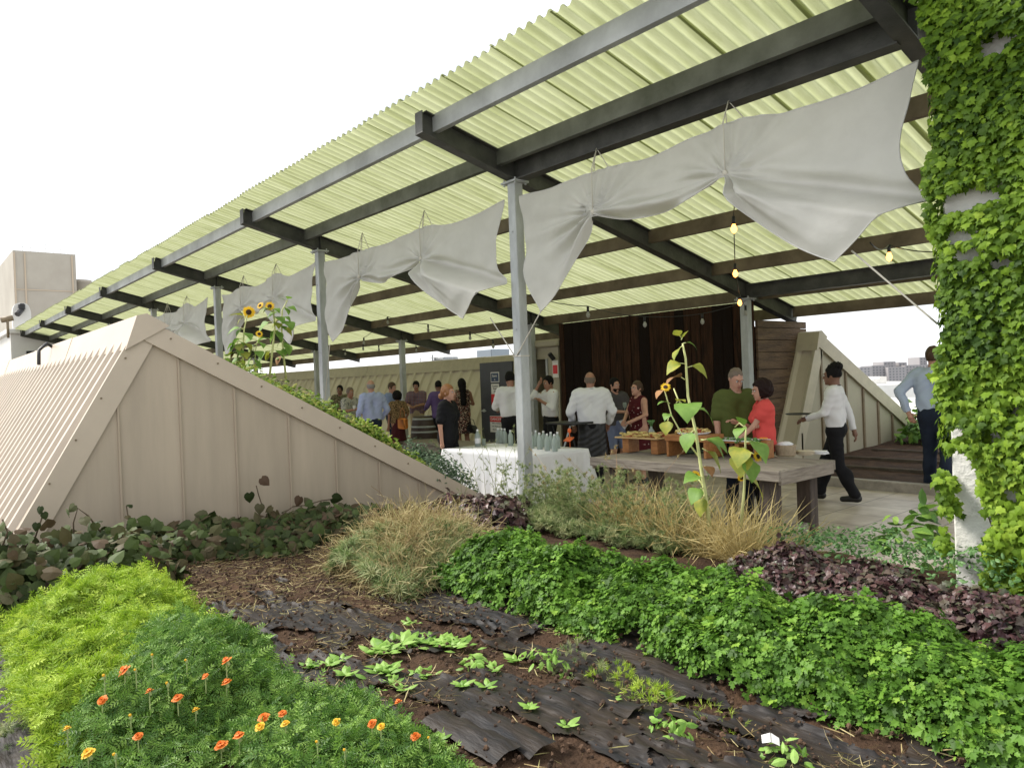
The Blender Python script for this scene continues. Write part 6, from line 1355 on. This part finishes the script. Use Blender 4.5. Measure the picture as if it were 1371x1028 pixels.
e, j = person('woman in a sleeveless dark red dress holding a napkin by the buffet', 853, 11.6, 1.60, 52, (.02, -.33, 1.10), (.20, -.30, 1.10), dict(sleeve='none', mat=spot_mat('dark_red_floral', (.07, .008, .012), [(.6, .45, .42)], 22, .68), hem=.98, name='dress_top'), dict(kind='skirt', to=.52, mat=bpy.data.materials['dark_red_floral']), ('tied', Hbr), 'skin', female=True, head=(5, -3), pole=(1, .5, -.5))
def napkin(q, lab, s_=.09, m_=None):
    m = MB(); m.add([(-s_, 0, .02), (s_*.2, -.02, s_*.5), (s_*1.1, .01, -.02), (.1*s_, .02, -s_*1.3)], [(0, 1, 2, 3)]); m.add([(-s_, .004, .02), (-s_*.3, .02, -s_*.9), (.1*s_, .024, -s_*1.3), (s_*.3, .0, .0)], [(0, 1, 2, 3)]); o = m.build('napkin', m_ or G['label']); o.location = q; tag(o, lab, 'napkin')
napkin(wp(e, j['RH'])+Vector((0, -.02, -.02)), 'white napkin in the hands of the woman in dark red')
person('man in an olive green T-shirt looking down behind the buffet', 984, 8.55, 1.73, -22, (-.24, -.04, .86), (.10, -.33, 1.14), dict(sleeve='short', mat=cloth_mat('olive_jersey', (.085, .105, .028), var=.05), hem=.84, g=.022, name='tee_shirt'), dict(mat=Den), ('cropped', Hgb), 'skin', head=(4, 24), build=1.0)
e, j = person('dark-haired woman in a coral red blouse holding a white plate', 1020, 8.25, 1.59, 78, (-.10, -.30, 1.24), (.10, -.36, 1.02), dict(sleeve='cap', mat=cloth_mat('coral_cotton', (.66, .085, .075)), hem=.90, g=.022, name='blouse'), dict(mat=Bk), ('bob', Hdr), 'skin', female=True, head=(10, 10), pole=(.3, .5, -1))
napkin(wp(e, j['LH'])+Vector((0, 0, .0)), 'white napkin under the hand of the woman in coral red', .11)
e, j = person('waiter with dark updo walking left, carrying a black tray', 1116, 9.35, 1.72, 100, (-.26, .20, .84), (.10, -.33, 1.09), dict(sleeve='long', mat=Wh, g=.014), dict(mat=Bk, g=.02), ('puff', Hb), 'skind', feet=((.09, .22, .03), (-.08, -.24, 0)), head=(-6, 4), extras=dict(band=True), build=.95)
q = wp(e, j['LH'])+Vector((0, 0, .05)); d = (q-wp(e, j['LE'])); d.z = 0; d.normalize(); m = MB().lathe((0, 0, 0), [(0, 0), (.15, 0), (.165, .014), (.16, .014), (.148, .005), (0, .005)], 24); o = m.build('serving_tray', G['black'], None, True); o.location = q+d*.12; tag(o, 'round black tray held level by the walking waiter', 'tray')
person('man in a light blue shirt, hand on hip, half hidden by ivy', 1250, 9.75, 1.92, 200, (-.24, .10, 1.00), (.26, .12, .98), dict(sleeve='long', mat=cloth_mat('light_blue_shirt', (.45, .53, .68)), fold=1.6), dict(mat=Den, g=.02), ('short', Hbr), 'skin', build=1.08, pole=(.9, .6, .1), extras=dict(shoe=mat('brown_leather', (.22, .07, .03), .5)), feet=((.13, -.1, 0), (-.13, .1, 0)))
